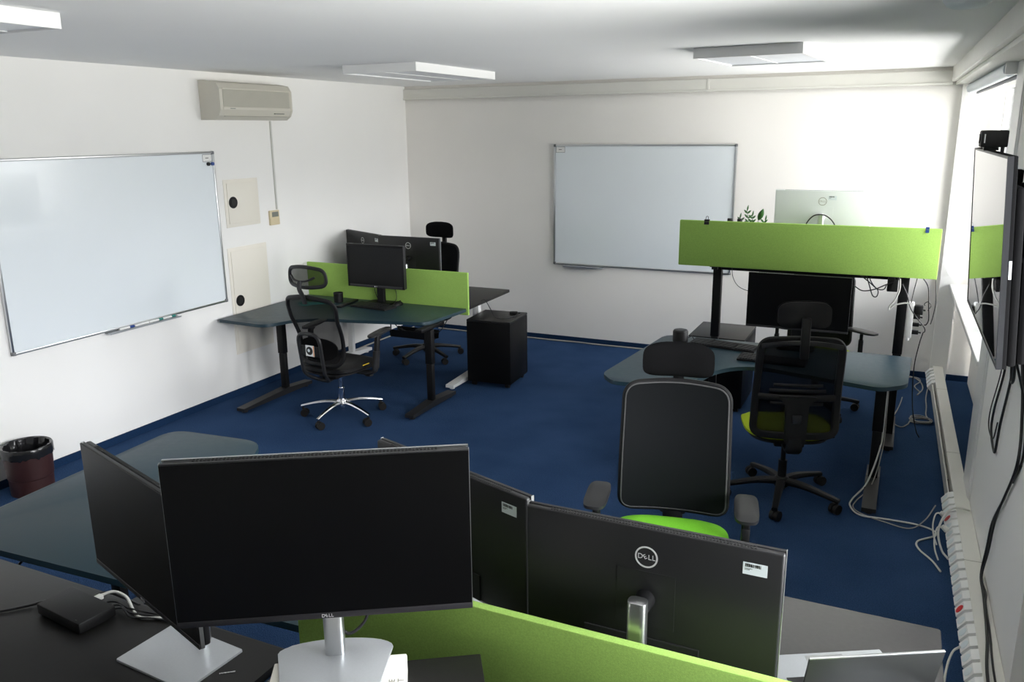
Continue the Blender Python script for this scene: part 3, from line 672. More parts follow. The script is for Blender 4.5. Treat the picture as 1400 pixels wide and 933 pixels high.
# ergonomic mesh chair on a chrome star base
def mesh_chair(label, loc, rz, spin):
    t = thing('office_chair', label, 'office chair', loc, rz)
    star_base(t, 'chrome', r=0.315, spin=spin, zc=0.125, legw=0.021); lift(t, 'chrome', 0.385)
    seat(t, 'leather', 0.485, 0.50, 0.49, 0.075)
    for sx in (-1, 1):
        mb = MB()
        mb.sweep(smoothpts([(sx*0.16, 0.02, 0.392), (sx*0.26, 0.02, 0.392), (sx*0.315, 0.025, 0.405), (sx*0.325, 0.03, 0.46)], 5), 0.013, 0.026, n=12, up=(0, 1, 0), square=True)
        mb.sweep([(sx*0.325, 0.028, 0.43), (sx*0.328, 0.045, 0.56)], 0.019, 0.028, n=14, up=(0, 1, 0), square=True)
        a = mb.build('armrest', 'softblack', t)
        mb = MB(); mb.sweep([(sx*0.328, 0.045, 0.55), (sx*0.328, 0.060, 0.655), (sx*0.325, 0.085, 0.676)], 0.016, 0.022, n=12, up=(0, 1, 0), square=True); mb.build('arm_upright', 'plastic', a)
        mb = MB(); mb.pad(superell(0.085, 0.25, 3.0, 32, sx*0.322, 0.10), lambda r: 0.705 - 0.008*r**5, lambda r: 0.678 + 0.008*r**5, 4, warp=lambda x, y, z: (x, y, z + 0.10*(y - 0.10))); mb.build('arm_pad', 'softblack', a, smooth=50)
    z0, z1 = 0.475, 1.005
    def by(z, x=0.0):
        v = (z - z0)/(z1 - z0)
        return -0.215 - 0.105*max(0, v)**1.15 + 0.035*math.sin(PI*min(1, max(0, v*1.5))) + 0.035*(abs(x)/0.23)**2
    out = round_poly([(0.195, z0), (0.205, 0.66), (0.235, z1 - 0.03), (0.0, z1 + 0.012), (-0.235, z1 - 0.03), (-0.205, 0.66), (-0.195, z0)], [0.10, 0.2, 0.07, 0.25, 0.07, 0.2, 0.10], 8)
    ring = []
    for i in range(len(out)):
        a = Vector(out[i]); b = Vector(out[(i+1) % len(out)]); n = max(1, int((b - a).length/0.03))
        for k in range(n): ring.append(tuple(a + (b - a)*k/n))
    mb = MB(); mb.sweep([(x, by(z, x), z) for x, z in ring], 0.017, 0.013, n=10, closed=True, up=(0, 1, 0)); mb.build('backrest_frame', 'plastic', t)
    mb = MB(); mb.pad([(x*0.985, z0 + (z - z0)*0.985 + 0.004) for x, z in ring], lambda r: 0.003, lambda r: 0.0, 8, warp=lambda a, b, d: (a, by(b, a) + d, b)); mb.build('backrest_mesh', 'netopen', t, smooth=60)
    mb = MB(); mb.pad(superell(0.34, 0.17, 2.6, 32, 0, 0.60), lambda r: -0.012, lambda r: -0.024, 4, warp=lambda a, b, d: (a, by(b, a) + d, b)); mb.build('lumbar_pad', 'fabblack', t, smooth=60)
    # closed loop tube behind the back, running under the seat
    lp = []
    for x, z in round_poly([(0.100, 0.345), (0.105, 0.735), (-0.105, 0.735), (-0.100, 0.345)], [0.095, 0.08, 0.08, 0.095], 8): lp.append((x, z))
    dn = []
    for i in range(len(lp)):
        a = Vector(lp[i]); b = Vector(lp[(i+1) % len(lp)]); n = max(1, int((b - a).length/0.04))
        for k in range(n): dn.append(tuple(a + (b - a)*k/n))
    def ly(z): return -0.275 - 0.05*((z - 0.36)/0.38) + 0.13*max(0, (0.45 - z)/0.11)**2*0.8
    mb = MB(); mb.sweep([(x, ly(z), z) for x, z in dn], 0.015, 0.012, n=12, closed=True, up=(0, 1, 0)); lp_o = mb.build('back_loop', 'softblack', t)
    mb = MB(); mb.sweep(smoothpts([(0, ly(0.345), 0.345), (0, -0.12, 0.350), (0, -0.05, 0.37)], 4), 0.05, 0.016, n=10, up=(0, 0, 1), square=True); mb.build('loop_bracket', 'plastic', lp_o)
    mb = MB(); mb.cbox((0, -0.300, 0.60), (0.19, 0.022, 0.075), 0.006); hub = mb.build('lumbar_bracket', 'plastic', t)
    mb = MB(); mb.cbox((0.0, -0.3120, 0.605), (0.082, 0.0012, 0.082), 0.0004); st = lab(mb.build('sticker', 'paper', hub, smooth=0), 'square white sticker with a black disc and orange edge')
    mb = MB(); mb.cyl((-0.004, -0.3126, 0.605), (-0.004, -0.3136, 0.605), 0.031, 28); mb.build('sticker_disc', 'ink', st)
    mb = MB(); mb.cyl((-0.010, -0.3137, 0.607), (-0.010, -0.3142, 0.607), 0.012, 18); mb.build('sticker_dot', 'sticker', st)
    mb = MB(); mb.box((0.032, -0.3132, 0.566), (0.040, -0.3124, 0.644)); mb.build('sticker_stripe', 'orange', st, smooth=0)
    mb = MB(); mb.box((0.2495, -0.03, 0.452), (0.2515, 0.045, 0.459)); mb.build('seat_tag', 'yellow', t, smooth=0)
    # headrest
    zc = 1.147; hout = round_poly([(0.175, -0.055), (0.165, 0.060), (0.0, 0.085), (-0.165, 0.060), (-0.175, -0.055), (0, -0.075)], [0.05, 0.05, 0.15, 0.05, 0.05, 0.15], 7)
    yh = by(z1) - 0.000
    hw = lambda a, b, d: (a, yh + d + 1.3*a*a, zc + b)
    hr = []
    for i in range(len(hout)):
        a = Vector(hout[i]); b = Vector(hout[(i+1) % len(hout)]); n = max(1, int((b - a).length/0.03))
        for k in range(n): hr.append(tuple(a + (b - a)*k/n))
    mb = MB(); mb.sweep([hw(a, b, 0) for a, b in hr], 0.014, 0.011, n=10, closed=True, up=(0, 1, 0)); h = mb.build('headrest', 'softblack', t)
    mb = MB(); mb.pad([(a*0.97, b*0.97) for a, b in hr], lambda r: 0.003, lambda r: 0.0, 5, warp=hw); mb.build('headrest_mesh', 'netopen', h, smooth=60)
    mb = MB(); mb.sweep(smoothpts([(-0.11, yh - 0.010, zc + 0.012), (-0.06, yh - 0.038, zc - 0.012), (0, yh - 0.045, zc - 0.018), (0.06, yh - 0.038, zc - 0.012), (0.11, yh - 0.010, zc + 0.012)], 4), 0.008, n=10)
    mb.sweep(smoothpts([(0, yh - 0.045, zc - 0.012), (0, yh - 0.055, zc - 0.07), (0, by(z1) - 0.03, z1 + 0.02), (0, by(z1 - 0.05) - 0.02, z1 - 0.045)], 5), 0.020, 0.010, n=10, up=(0, 1, 0.05), square=True)
    mb.build('headrest_post', 'softblack', h)
    return t
mesh_chair('black ergonomic mesh chair on a polished chrome star base at the left petrol desk', (1.155, -2.915, 0), R(-4), R(-88 + 4))

# ------------------------------------------------------------------ things on the walls and ceiling
def whiteboard(label, loc, rz, w=1.80, h=1.20, tray_x=(-0.2, 0.3), card_x=1):
    t = thing('whiteboard', label, 'whiteboard', loc, rz)      # local: x along the wall, -y out of it, z up, origin bottom centre
    mb = MB(); mb.box((-w/2 + 0.008, -0.014, 0.008), (w/2 - 0.008, -0.001, h - 0.008)); mb.build('writing_surface', 'whiteboard', t, smooth=0)
    mb = MB()
    for lo, hi in (((-w/2, -0.022, 0), (w/2, 0, 0.016)), ((-w/2, -0.022, h - 0.016), (w/2, 0, h)), ((-w/2, -0.022, 0.016), (-w/2 + 0.016, 0, h - 0.016)), ((w/2 - 0.016, -0.022, 0.016), (w/2, 0, h - 0.016))):
        mb.box(lo, hi, 0.003)
    mb.build('frame', 'alu', t)
    for sx in (-1, 1):
        for z in (0.0, h):
            mb = MB(); mb.cbox((sx*(w/2 - 0.011), -0.013, z - math.copysign(0.011, z - 0.5)), (0.026, 0.024, 0.026), 0.006); mb.build('corner_cap', 'capgrey', t)
    mb = MB(); pr = [(-0.002, 0.004), (-0.060, -0.004), (-0.068, 0.006), (-0.064, 0.008), (-0.058, 0.000), (-0.002, 0.010)]
    a = [mb._v((tray_x[0], y, z - 0.012)) for y, z in pr]; b = [mb._v((tray_x[1], y, z - 0.012)) for y, z in pr]
    mb.face(a); mb.face(b[::-1])
    for i in range(6): mb.face((a[i], b[i], b[(i+1) % 6], a[(i+1) % 6]))
    mb.build('pen_tray', 'silver', t, smooth=0)
    cx = card_x*(w/2 - 0.070)
    mb = MB(); mb.cbox((cx, -0.0148, h - 0.050), (0.095, 0.001, 0.056)); cd = mb.build('name_card', 'paper', t, smooth=0)
    mb = MB()
    for lo, hi in (((-0.0475, 0, 0.0255), (0.0475, 0, 0.028)), ((-0.0475, 0, -0.028), (0.0475, 0, -0.0255)), ((-0.0475, 0, -0.028), (-0.0450, 0, 0.028)), ((0.0450, 0, -0.028), (0.0475, 0, 0.028))):
        mb.box((cx + lo[0], -0.0158, h - 0.05 + lo[2]), (cx + hi[0], -0.0153, h - 0.05 + hi[2]))
    mb.box((cx - 0.018, -0.0158, h - 0.052), (cx + 0.014, -0.0153, h - 0.047)); mb.build('card_border', 'ink', cd, smooth=0)
    return t
whiteboard('large whiteboard with a marker tray on the left wall', (0.001, -3.780, 0.817), R(90), 1.85, 1.20, tray_x=(-0.24, 0.39))
whiteboard('whiteboard on the back wall, partly behind the bright green screen', (2.631, -0.001, 0.811), 0, 1.80, 1.20, tray_x=(-0.78, -0.36), card_x=-1)
for k, (y, m, lb) in enumerate(((-3.86, 'blue', 'white marker with blue cap, leftmost in the whiteboard tray'), (-3.73, 'paper', 'plain white marker, second from left in the whiteboard tray'),
                                (-3.60, 'teal', 'white marker with green cap in the whiteboard tray'), (-3.48, 'teal', 'white marker with green cap, rightmost in the whiteboard tray'))):
    t = thing('whiteboard_marker', lb, 'marker', (0.036, y, 0.8175), R(90), 'markers in the whiteboard tray')
    mb = MB(); mb.cyl((-0.065, 0, 0), (0.02, 0, 0), 0.0085, 12); mb.build('barrel', 'paper', t)
    mb = MB(); mb.cyl((0.0205, 0, 0), (0.058, 0, 0), 0.0092, 12); mb.build('cap', m, t)
t = thing('magnet', 'small dark blue round magnet at the whiteboard corner under the card', 'magnet', (0.0160, -2.880, 1.922), R(90))
mb = MB(); mb.cyl((-0.0, 0, 0), (-0.0, -0.014, 0), 0.014, 16); mb.build('magnet_disc', 'blue', t)
mb = MB(); mb.cyl((-0.042, 0.0, 0.0), (-0.042, -0.014, 0.0), 0.014, 16); mb.build('magnet_disc', 'ink', t)

# air conditioner on the left wall
t = thing('air_conditioner', 'aged white wall air conditioner above the grey conduit on the left wall', 'air conditioner', (0.0, -2.515, 2.254), R(90))
w = 0.83
prof = [(0, 0.0), (-0.14, 0.0), (-0.185, 0.030), (-0.205, 0.075), (-0.205, 0.225), (-0.175, 0.272), (-0.06, 0.291), (0, 0.291)]
def prism_x(mb, prof, x0, x1):
    a = [mb._v((x0, y, z)) for y, z in prof]; b = [mb._v((x1, y, z)) for y, z in prof]
    mb.face(a); mb.face(b[::-1]); n = len(prof)
    for i in range(n): mb.face((a[i], b[i], b[(i+1) % n], a[(i+1) % n]))
mb = MB(); prism_x(mb, prof, -w/2 + 0.02, w/2 - 0.02); mb.build('body', 'acbody', t, smooth=0)
for sx in (-1, 1):
    mb = MB(); pp = [(y*1.01, 0.1455 + (z - 0.1455)*1.008) for y, z in prof]; x0 = sx*(w/2 - 0.0195); x1 = sx*w/2; prism_x(mb, pp, min(x0, x1), max(x0, x1)); mb.build('end_cap', 'acbody', t, smooth=0)
mb = MB(); mb.box((-w/2 + 0.035, -0.2075, 0.095), (w/2 - 0.035, -0.2052, 0.222)); g = mb.build('grille', 'acgrille', t, smooth=0)
mb = MB()
for k in range(22): mb.box((-w/2 + 0.036, -0.2092, 0.0965 + 0.0057*k), (w/2 - 0.036, -0.2074, 0.0985 + 0.0057*k))
mb.build('grille_slats', 'acbody', g, smooth=0)
mb = MB(); mb.box((-w/2 + 0.03, -0.2105, 0.072), (w/2 - 0.03, -0.2055, 0.093), 0.002); mb.box((-w/2 + 0.03, -0.2105, 0.224), (w/2 - 0.03, -0.2055, 0.236), 0.002); mb.build('front_rail', 'acbody', t)
mb = MB(); mb.box((-w/2 + 0.06, -0.191, 0.024), (w/2 - 0.06, -0.150, 0.0275)); mb.build('air_flap', 'acgrille', t, smooth=0)
mb = MB(); mb.box((-w/2 + 0.10, -0.2115, 0.080), (-w/2 + 0.155, -0.2104, 0.086)); mb.build('maker_mark', 'lcd', t, smooth=0)
mb = MB(); mb.box((w/2 - 0.22, -0.2080, 0.045), (w/2 - 0.11, -0.1930, 0.052)); mb.build('indicator_strip', 'lcd', t, smooth=0)
mb = MB(); mb.box((0.0, -2.168, 1.506), (0.012, -2.152, 2.25), 0.002); o = tag(mb.build('cable_conduit', 'cablew', None), 'thin pale conduit running down from the air conditioner', 'cable conduit')
t = thing('wall_controller', 'beige wall controller with grey display below the conduit', 'wall controller', (0, -2.207, 1.375), R(90))
mb = MB(); mb.box((-0.060, -0.018, 0), (0.060, 0, 0.125), 0.004); mb.build('case', 'beige', t)
mb = MB(); mb.box((-0.035, -0.0195, 0.070), (0.045, -0.0178, 0.112)); mb.build('display', 'lcd', t, smooth=0)
mb = MB(); mb.box((-0.055, -0.0215, 0.004), (0.055, -0.0178, 0.060), 0.001); mb.build('button_cover', 'beige', t, smooth=0)
for lb, y0, y1, z0, z1, gy, gz in (('upper cream access panel with a black grommet on the left wall', -2.77, -2.375, 1.405, 1.790, -2.685, 1.605),
                                   ('lower cream access panel with a black grommet behind the left petrol desk', -2.79, -2.33, 0.345, 1.240, -2.705, 0.796)):
    t = thing('access_panel', lb, 'access panel', (0, (y0 + y1)/2, z0), R(90)); w = y1 - y0; h = z1 - z0
    mb = MB(); mb.box((-w/2, -0.005, 0), (w/2, 0, h), 0.002); mb.build('frame', 'panel', t)
    mb = MB(); mb.box((-w/2 + 0.030, -0.011, 0.030), (w/2 - 0.030, -0.0055, h - 0.030), 0.002); mb.build('door', 'panel', t)
    mb = MB(); gx = gy - (y0 + y1)/2; mb.cyl((gx, -0.0115, gz - z0), (gx, -0.016, gz - z0), 0.047, 28); g = mb.build('grommet', 'plastic', t)
    mb = MB(); mb.cyl((gx, -0.0165, gz - z0), (gx, -0.019, gz - z0), 0.026, 24); mb.build('grommet_plug', 'softblack', g)
# ceiling luminaires and detector
def luminaire(label, x0, x1, y0, y1, rz=0):
    t = thing('ceiling_light', label, 'ceiling light', ((x0 + x1)/2, (y0 + y1)/2, H), rz, 'switched-off ceiling lights'); w = x1 - x0; d = y1 - y0
    mb = MB(); mb.box((-w/2, -d/2, -0.06), (-w/2 + 0.014, d/2, -0.001)); mb.box((w/2 - 0.014, -d/2, -0.06), (w/2, d/2, -0.001)); mb.box((-w/2 + 0.014, -d/2, -0.06), (w/2 - 0.014, -d/2 + 0.014, -0.001)); mb.box((-w/2 + 0.014, d/2 - 0.014, -0.06), (w/2 - 0.014, d/2, -0.001))
    mb.build('housing', 'white', t, smooth=0)
    mb = MB(); mb.box((-w/2 + 0.015, -d/2 + 0.015, -0.052), (w/2 - 0.015, d/2 - 0.015, -0.045)); mb.build('diffuser', 'diffuser', t, smooth=0)
    mb = MB(); mb.box((-0.004, -d/2 + 0.015, -0.056), (0.004, d/2 - 0.015, -0.0525)); mb.build('divider', 'white', t, smooth=0)
luminaire('flat white ceiling light between the left wall and the back whiteboard', 1.24, 1.85, -2.78, -1.56)
luminaire('flat white ceiling light on the window side above the right desks', 3.775, 4.405, -2.76, -1.98, R(-5))
luminaire('flat white ceiling light cut off by the upper left edge of the photo', 1.32, 1.93, -6.75, -5.53)
t = thing('smoke_detector', 'round grey ceiling detector near the window beam', 'smoke detector', (5.11, -4.20, H))
mb = MB(); mb.lathe([(0.085, -0.002), (0.085, -0.012), (0.07, -0.030), (0.05, -0.038), (0.0, -0.040)], 28, caps=False); mb.build('cover', 'sticker', t)
mb = MB(); mb.lathe([(0.095, 0.0), (0.095, -0.0015), (0.0, -0.0015)], 28, caps=False); mb.build('base_plate', 'white', t)

# roller blind with bead chain
t = thing('roller_blind', 'rolled-up pale blind under the window beam with a hanging white chain', 'roller blind', W(0, 0.06, 2.44), R(1.2))
mb = MB(); mb.cyl((0, -0.10, 0), (0, -2.62, 0), 0.038, 24); mb.build('blind_roll', 'blind', t)
mb = MB(); mb.box((0.036, -2.60, -0.045), (0.052, -0.10, -0.022), 0.003); mb.build('bottom_bar', 'darkrail', t)
for y in (-0.085, -2.635):
    mb = MB(); mb.box((-0.030, y - 0.0145, -0.030), (0.038, y + 0.0145, 0.058), 0.008); mb.build('end_bracket', 'white', t)
ch = [(-0.022, -0.06, 0.0), (-0.022, -0.06, -0.6), (-0.026, -0.06, -1.35), (-0.010, -0.06, -1.49), (0.022, -0.06, -1.49), (0.034, -0.06, -1.35), (0.030, -0.06, -0.6), (0.026, -0.06, 0.0)]
mb = MB(); mb.sweep(smoothpts(ch, 8), 0.0028, n=6); mb.build('bead_chain', 'white', t, smooth=80)
mb = MB(); mb.cyl((0.027, -0.06, -0.13), (0.027, -0.06, -0.16), 0.006, 10); mb.build('chain_joint', 'white', t)

# television on a wall arm
c = Vector((5.261, -4.192, 1.711)); tw = 1.23; th = tw*0.565
t = thing('television', 'wall-mounted flat television at the right edge, reflecting the green screen', 'television', c, 0)
e = Vector((math.sin(0.021), -math.cos(0.021), 0)); nrm = Vector((-math.cos(0.021), -math.sin(0.021), 0)); a = 0.068
up = Vector((0, 0, math.cos(a))) + nrm*math.sin(a); n2 = e.cross(up)
if n2.dot(nrm) < 0: n2 = -n2
TVM = Matrix(((e.x, -n2.x, up.x, 0), (e.y, -n2.y, up.y, 0), (e.z, -n2.z, up.z, 0), (0, 0, 0, 1)))     # x along the screen, y into the wall, z up
mb = MB(); mb.M = TVM.copy(); mb.box((-tw/2, 0.004, -th/2), (tw/2, 0.030, th/2), 0.003); mb.box((-tw/2 + 0.008, 0.030, -th/2 + 0.006), (tw/2 - 0.008, 0.058, th/2 - 0.10), 0.010); mb.box((-tw/2 + 0.02, 0.058, -th/2 + 0.010), (tw/2 - 0.02, 0.092, th/2 - 0.34), 0.014)
hs = mb.build('housing', 'tvback', t)
mb = MB(); mb.M = TVM.copy()
for lo, hi in (((-tw/2, 0, -th/2), (tw/2, 0.004, -th/2 + 0.012)), ((-tw/2, 0, th/2 - 0.008), (tw/2, 0.004, th/2)), ((-tw/2, 0, -th/2 + 0.012), (-tw/2 + 0.008, 0.004, th/2 - 0.008)), ((tw/2 - 0.008, 0, -th/2 + 0.012), (tw/2, 0.004, th/2 - 0.008))): mb.box(lo, hi)
mb.box((tw/2 - 0.0005, 0.0, -th/2), (tw/2 + 0.0015, 0.018, th/2))
mb.build('bezel', 'tvbez', hs, smooth=0)
mb = MB(); mb.M = TVM.copy(); mb.box((-tw/2 + 0.008, 0.002, -th/2 + 0.012), (tw/2 - 0.008, 0.0045, th/2 - 0.008)); mb.build('screen', 'gloss', t, smooth=0)
mb = MB(); mb.M = TVM.copy(); mb.box((tw/2 + 0.0002, 0.021, -0.045), (tw/2 + 0.0012, 0.029, 0.015)); mb.build('label_sticker', 'sticker', hs, smooth=0)
mb = MB()
for dz in (-0.18, 0.0, 0.18): pass
wx = 0.205
mb.box((wx - 0.012, -0.22, -0.26), (wx + 0.0, 0.22, 0.20), 0.003)
for y in (-0.47, 0.47):
    mb.box((0.095, y - 0.035, -0.25), (0.150, y + 0.035, 0.26), 0.006); mb.box((0.150, y - 0.02, -0.17), (0.200, y + 0.02, 0.12), 0.006)
mb.box((0.150, -0.47, -0.02), (0.185, 0.47, 0.03), 0.004)
for y in (-0.15, 0.15):
    mb.box((0.085, y - 0.02, -0.24), (0.105, y + 0.02, 0.24), 0.003); mb.box((0.105, y - 0.015, -0.03), (wx - 0.012, y + 0.015, 0.03), 0.003)
mb.build('wall_arm', 'tvback', t)
t = thing('webcam', 'black box webcam on the top edge of the television', 'webcam', c + TVM @ Vector((0.0, 0.012, th/2 + 0.001)), R(1.2))
mb = MB(); mb.box((-0.044, -0.045, 0.014), (0.046, 0.040, 0.076), 0.005); mb.build('case', 'plastic', t)
mb = MB(); mb.box((-0.030, -0.020, 0.0012), (0.020, 0.020, 0.0135), 0.002); mb.box((0.028, -0.012, -0.03), (0.040, 0.012, 0.030), 0.004); mb.build('clip', 'softblack', t)
mb = MB(); mb.cyl((-0.0442, -0.002, 0.046), (-0.049, -0.002, 0.046), 0.018, 20); mb.build('lens', 'gloss', t)
mb = MB(); mb.box((-0.034, -0.0462, 0.030), (-0.030, -0.0452, 0.062)); mb.build('side_slot', 'alu', t, smooth=0)
# cables hanging below and behind the television
TVB = [W(4.05, 0.02, 1.36), ]
def wp(lst): return [W(*q) for q in lst]
cable('hanging_cable', 'long black cable falling from the television to the trunking', 'cable', wp([(4.15, 0.04, 1.55), (4.14, 0.07, 1.30), (4.22, 0.090, 1.06), (4.29, 0.090, 0.87), (4.11, 0.090, 0.64), (3.90, 0.090, 0.43), (3.84, 0.090, 0.27), (3.86, 0.080, 0.14), (4.06, 0.075, 0.133), (4.38, 0.060, 0.133), (4.70, 0.035, 0.133), (5.2, 0.04, 0.133)]), 0.0060, 'cableb')
cable('hanging_cable', 'thinner black cable twisting around the long cable below the television', 'cable', wp([(4.22, 0.04, 1.55), (4.20, 0.07, 1.28), (4.27, 0.086, 1.04), (4.33, 0.086, 0.86), (4.16, 0.086, 0.68), (3.99, 0.086, 0.47), (3.93, 0.086, 0.30), (3.90, 0.078, 0.15), (4.02, 0.086, 0.1375), (4.14, 0.074, 0.144), (4.36, 0.072, 0.134), (4.68, 0.060, 0.132), (5.2, 0.07, 0.132)]), 0.0042, 'cableb')
cable('hanging_cable', 'black cable loop hanging lowest under the television', 'cable', wp([(3.74, 0.05, 1.30), (3.66, 0.086, 1.10), (3.47, 0.090, 0.825), (3.47, 0.090, 0.71), (3.66, 0.090, 0.672), (3.70, 0.090, 0.76), (3.72, 0.090, 0.84), (3.87, 0.086, 1.14), (3.90, 0.05, 1.30)]), 0.0058, 'cableb')
cable('hanging_cable', 'thin black cable loop beside the thicker loop under the television', 'cable', wp([(3.62, 0.06, 1.25), (3.56, 0.086, 1.06), (3.33, 0.092, 0.78), (3.36, 0.092, 0.69), (3.53, 0.094, 0.695), (3.60, 0.094, 0.80)]), 0.0032, 'cableb')
cable('hanging_cable', 'short black cable loop close under the television corner', 'cable', wp([(3.98, 0.05, 1.32), (3.93, 0.07, 1.18), (3.96, 0.075, 1.10), (4.05, 0.07, 1.15), (4.10, 0.05, 1.32)]), 0.0055, 'cableb')
cable('hanging_cable', 'black cable running straight down behind the near television edge', 'cable', wp([(4.42, -0.10, 1.95), (4.50, -0.08, 1.75), (4.46, -0.04, 1.50), (4.40, 0.02, 1.30), (4.34, 0.08, 1.10), (4.36, 0.094, 0.92), (4.22, 0.094, 0.75)]), 0.0048, 'cableb')
t = thing('power_adapter', 'pale ribbed adapter with a black plug on the wall behind the television', 'power adapter', W(4.50, 0.06, 1.965), R(1.2))
mb = MB(); mb.cyl((0, -0.06, 0), (0, 0.06, 0), 0.030, 20); 
for k in range(7): mb.cyl((0, -0.055 + 0.018*k, 0), (0, -0.047 + 0.018*k, 0), 0.032, 20)
mb.build('case', 'acbody', t)
mb = MB(); mb.cyl((0, 0.061, 0), (0, 0.115, 0), 0.018, 14, 0.010); mb.build('plug', 'plastic', t)
mb = MB(); mb.box((0.010, -0.03, -0.03), (0.0395, 0.03, 0.03), 0.004); mb.build('wall_socket', 'white', t)

# ------------------------------------------------------------------ pedestals, bin, things on the desks
def pedestal(label, loc, rz, w, d, h, handle='softblack'):
    t = thing('pedestal_cabinet', label, 'cabinet', loc, rz)
    mb = MB(); mb.box((-w/2, -d/2 + 0.020, 0.042), (w/2, d/2, h - 0.020), 0.002); mb.build('body', 'pedblack', t)
    mb = MB(); mb.box((-w/2, -d/2, h - 0.0195), (w/2, d/2, h), 0.002); mb.build('top', 'dark', t)
    zz = [0.045, 0.30, 0.43, h - 0.022]
    for a, b in zip(zz, zz[1:]):
        mb = MB(); mb.box((-w/2 + 0.001, -d/2, a + 0.0015), (w/2 - 0.001, -d/2 + 0.0195, b - 0.0015), 0.001); dr = mb.build('drawer', 'pedblack', t)
        mb = MB(); mb.box((-0.06, -d/2 - 0.012, b - 0.045), (0.06, -d/2 - 0.0005, b - 0.035), 0.002); mb.build('handle', handle, dr)
    for sx in (-1, 1):
        for sy in (-1, 1):
            mb = MB(); x, y = sx*(w/2 - 0.045), sy*(d/2 - 0.045)
            for q in (-0.011, 0.011): mb.cyl((x + q - 0.007, y, 0.02), (x + q + 0.007, y, 0.02), 0.020, 16)
            mb.box((x - 0.004, y - 0.012, 0.02), (x + 0.004, y + 0.012, 0.041)); mb.build('caster', 'rubber', t)
    return t
pedestal('black mobile pedestal cabinet standing free beside the left desk end', (1.845, -1.575, 0), R(184), 0.40, 0.42, 0.59)
pedestal('black mobile pedestal cabinet behind the right petrol desk, under the raised desk', (3.745, -1.365, 0), R(180), 0.43, 0.52, 0.59)
t = thing('phone_charger', 'small black charger lying on the free-standing pedestal', 'charger', (1.945, -1.455, 0.5905), R(20))
mb = MB(); mb.box((-0.035, -0.02, 0), (0.035, 0.02, 0.022), 0.006); mb.build('case', 'plastic', t)
mb = MB(); mb.box((0.036, -0.006, 0.004), (0.060, 0.006, 0.014), 0.002); mb.build('plug', 'softblack', t)
cable('charger_cable', 'black cable running from behind the green screen onto the free-standing pedestal', 'cable',
      [(1.70, -1.60, 0.715), (1.73, -1.58, 0.722), (1.80, -1.62, 0.66), (1.88, -1.68, 0.60), (1.96, -1.66, 0.596), (2.00, -1.56, 0.596), (1.99, -1.46, 0.602)], 0.0035, 'cableb')

bx, by_ = 0.205, -4.83
t = thing('waste_bin', 'maroon plastic waste bin with a black liner by the left wall', 'waste bin', (bx, by_, 0))
mb = MB(); n = 40
mb.lathe([(0.118, 0.002), (0.122, 0.0), (0.126, 0.105), (0.130, 0.110), (0.134, 0.20), (0.140, 0.300), (0.135, 0.300), (0.116, 0.012), (0.0, 0.012)], n, caps=False); mb.build('bucket', 'bin', t, smooth=35)
mb = MB(); rr = random.Random(3)
prof = [(0.1435, 0.250), (0.1445, 0.275), (0.1450, 0.300), (0.141, 0.308), (0.134, 0.304), (0.126, 0.25), (0.114, 0.14), (0.098, 0.05), (0.0, 0.035)]
rings = []
for k, (r, z) in enumerate(prof):
    rings.append([mb._v(((r - (abs(rr.gauss(0, 0.010)) if k > 3 else 0) + (abs(rr.gauss(0, 0.0016)) if k < 3 else 0)) * math.cos(2*PI*i/64), 0 or (r - (abs(rr.gauss(0, 0.008)) if k > 3 else 0) + (abs(rr.gauss(0, 0.0016)) if k < 3 else 0)) * math.sin(2*PI*i/64), z + (rr.gauss(0, 0.006) if k in (0, 5, 6) else 0))) for i in range(64)])
for a, b in zip(rings, rings[1:]):
    for i in range(64): mb.face((a[i], a[(i+1) % 64], b[(i+1) % 64], b[i]))
mb.build('bin_liner', 'bag', t, smooth=60, fix=False)

def keyboard(label, loc, rz, w=0.44, d=0.135):
    t = thing('keyboard', label, 'keyboard', loc, rz)
    mb = MB(); pr = [(-d/2, 0.002), (d/2, 0.002), (d/2, 0.022), (-d/2, 0.012)]
    a = [mb._v((-w/2, y, z)) for y, z in pr]; b = [mb._v((w/2, y, z)) for y, z in pr]; mb.face(a); mb.face(b[::-1])
    for i in range(4): mb.face((a[i], b[i], b[(i+1) % 4], a[(i+1) % 4]))
    mb.box((-w/2 + 0.02, -d/2 + 0.01, 0), (-w/2 + 0.05, -d/2 + 0.02, 0.002)); mb.box((w/2 - 0.05, -d/2 + 0.01, 0), (w/2 - 0.02, -d/2 + 0.02, 0.002))
    mb.build('case', 'plastic', t, smooth=0)
    mb = MB(); p = 0.019; rows = 6; u = (w - 0.03)/22
    for r in range(rows):
        y = -d/2 + 0.016 + r*(d - 0.034)/5.2
        z = 0.012 + (y + d/2)/d*0.010
        x = -w/2 + 0.015
        while x < w/2 - 0.02:
            kw = u
            if r == 0 and -0.10 < x < -0.09 + u: kw = u*6
            if abs(x - (w/2 - 0.145)) < u*0.5 or abs(x - (w/2 - 0.085)) < u*0.3: x += u*0.45; continue
            mb.box((x + 0.001, y - 0.0075, z), (x + kw - 0.0015, y + 0.0075, z + 0.006)); x += kw
    mb.build('keycaps', 'keycap', t, smooth=0)
    return t
keyboard('black keyboard on the left petrol desk before the small monitor', (0.935, -2.125, 0.70), R(-8), 0.40, 0.15)
keyboard('black keyboard at the far edge of the right petrol desk by the puck speaker', (3.935, -2.300, 0.70), R(-9), 0.46, 0.14)
keyboard('black keyboard nearer the camera on the right petrol desk, behind the mesh chair', (4.290, -2.555, 0.70), R(-2), 0.42, 0.14)
t = thing('mouse', 'black computer mouse by the foot of the small monitor', 'mouse', (1.085, -1.965, 0.70), R(-10))
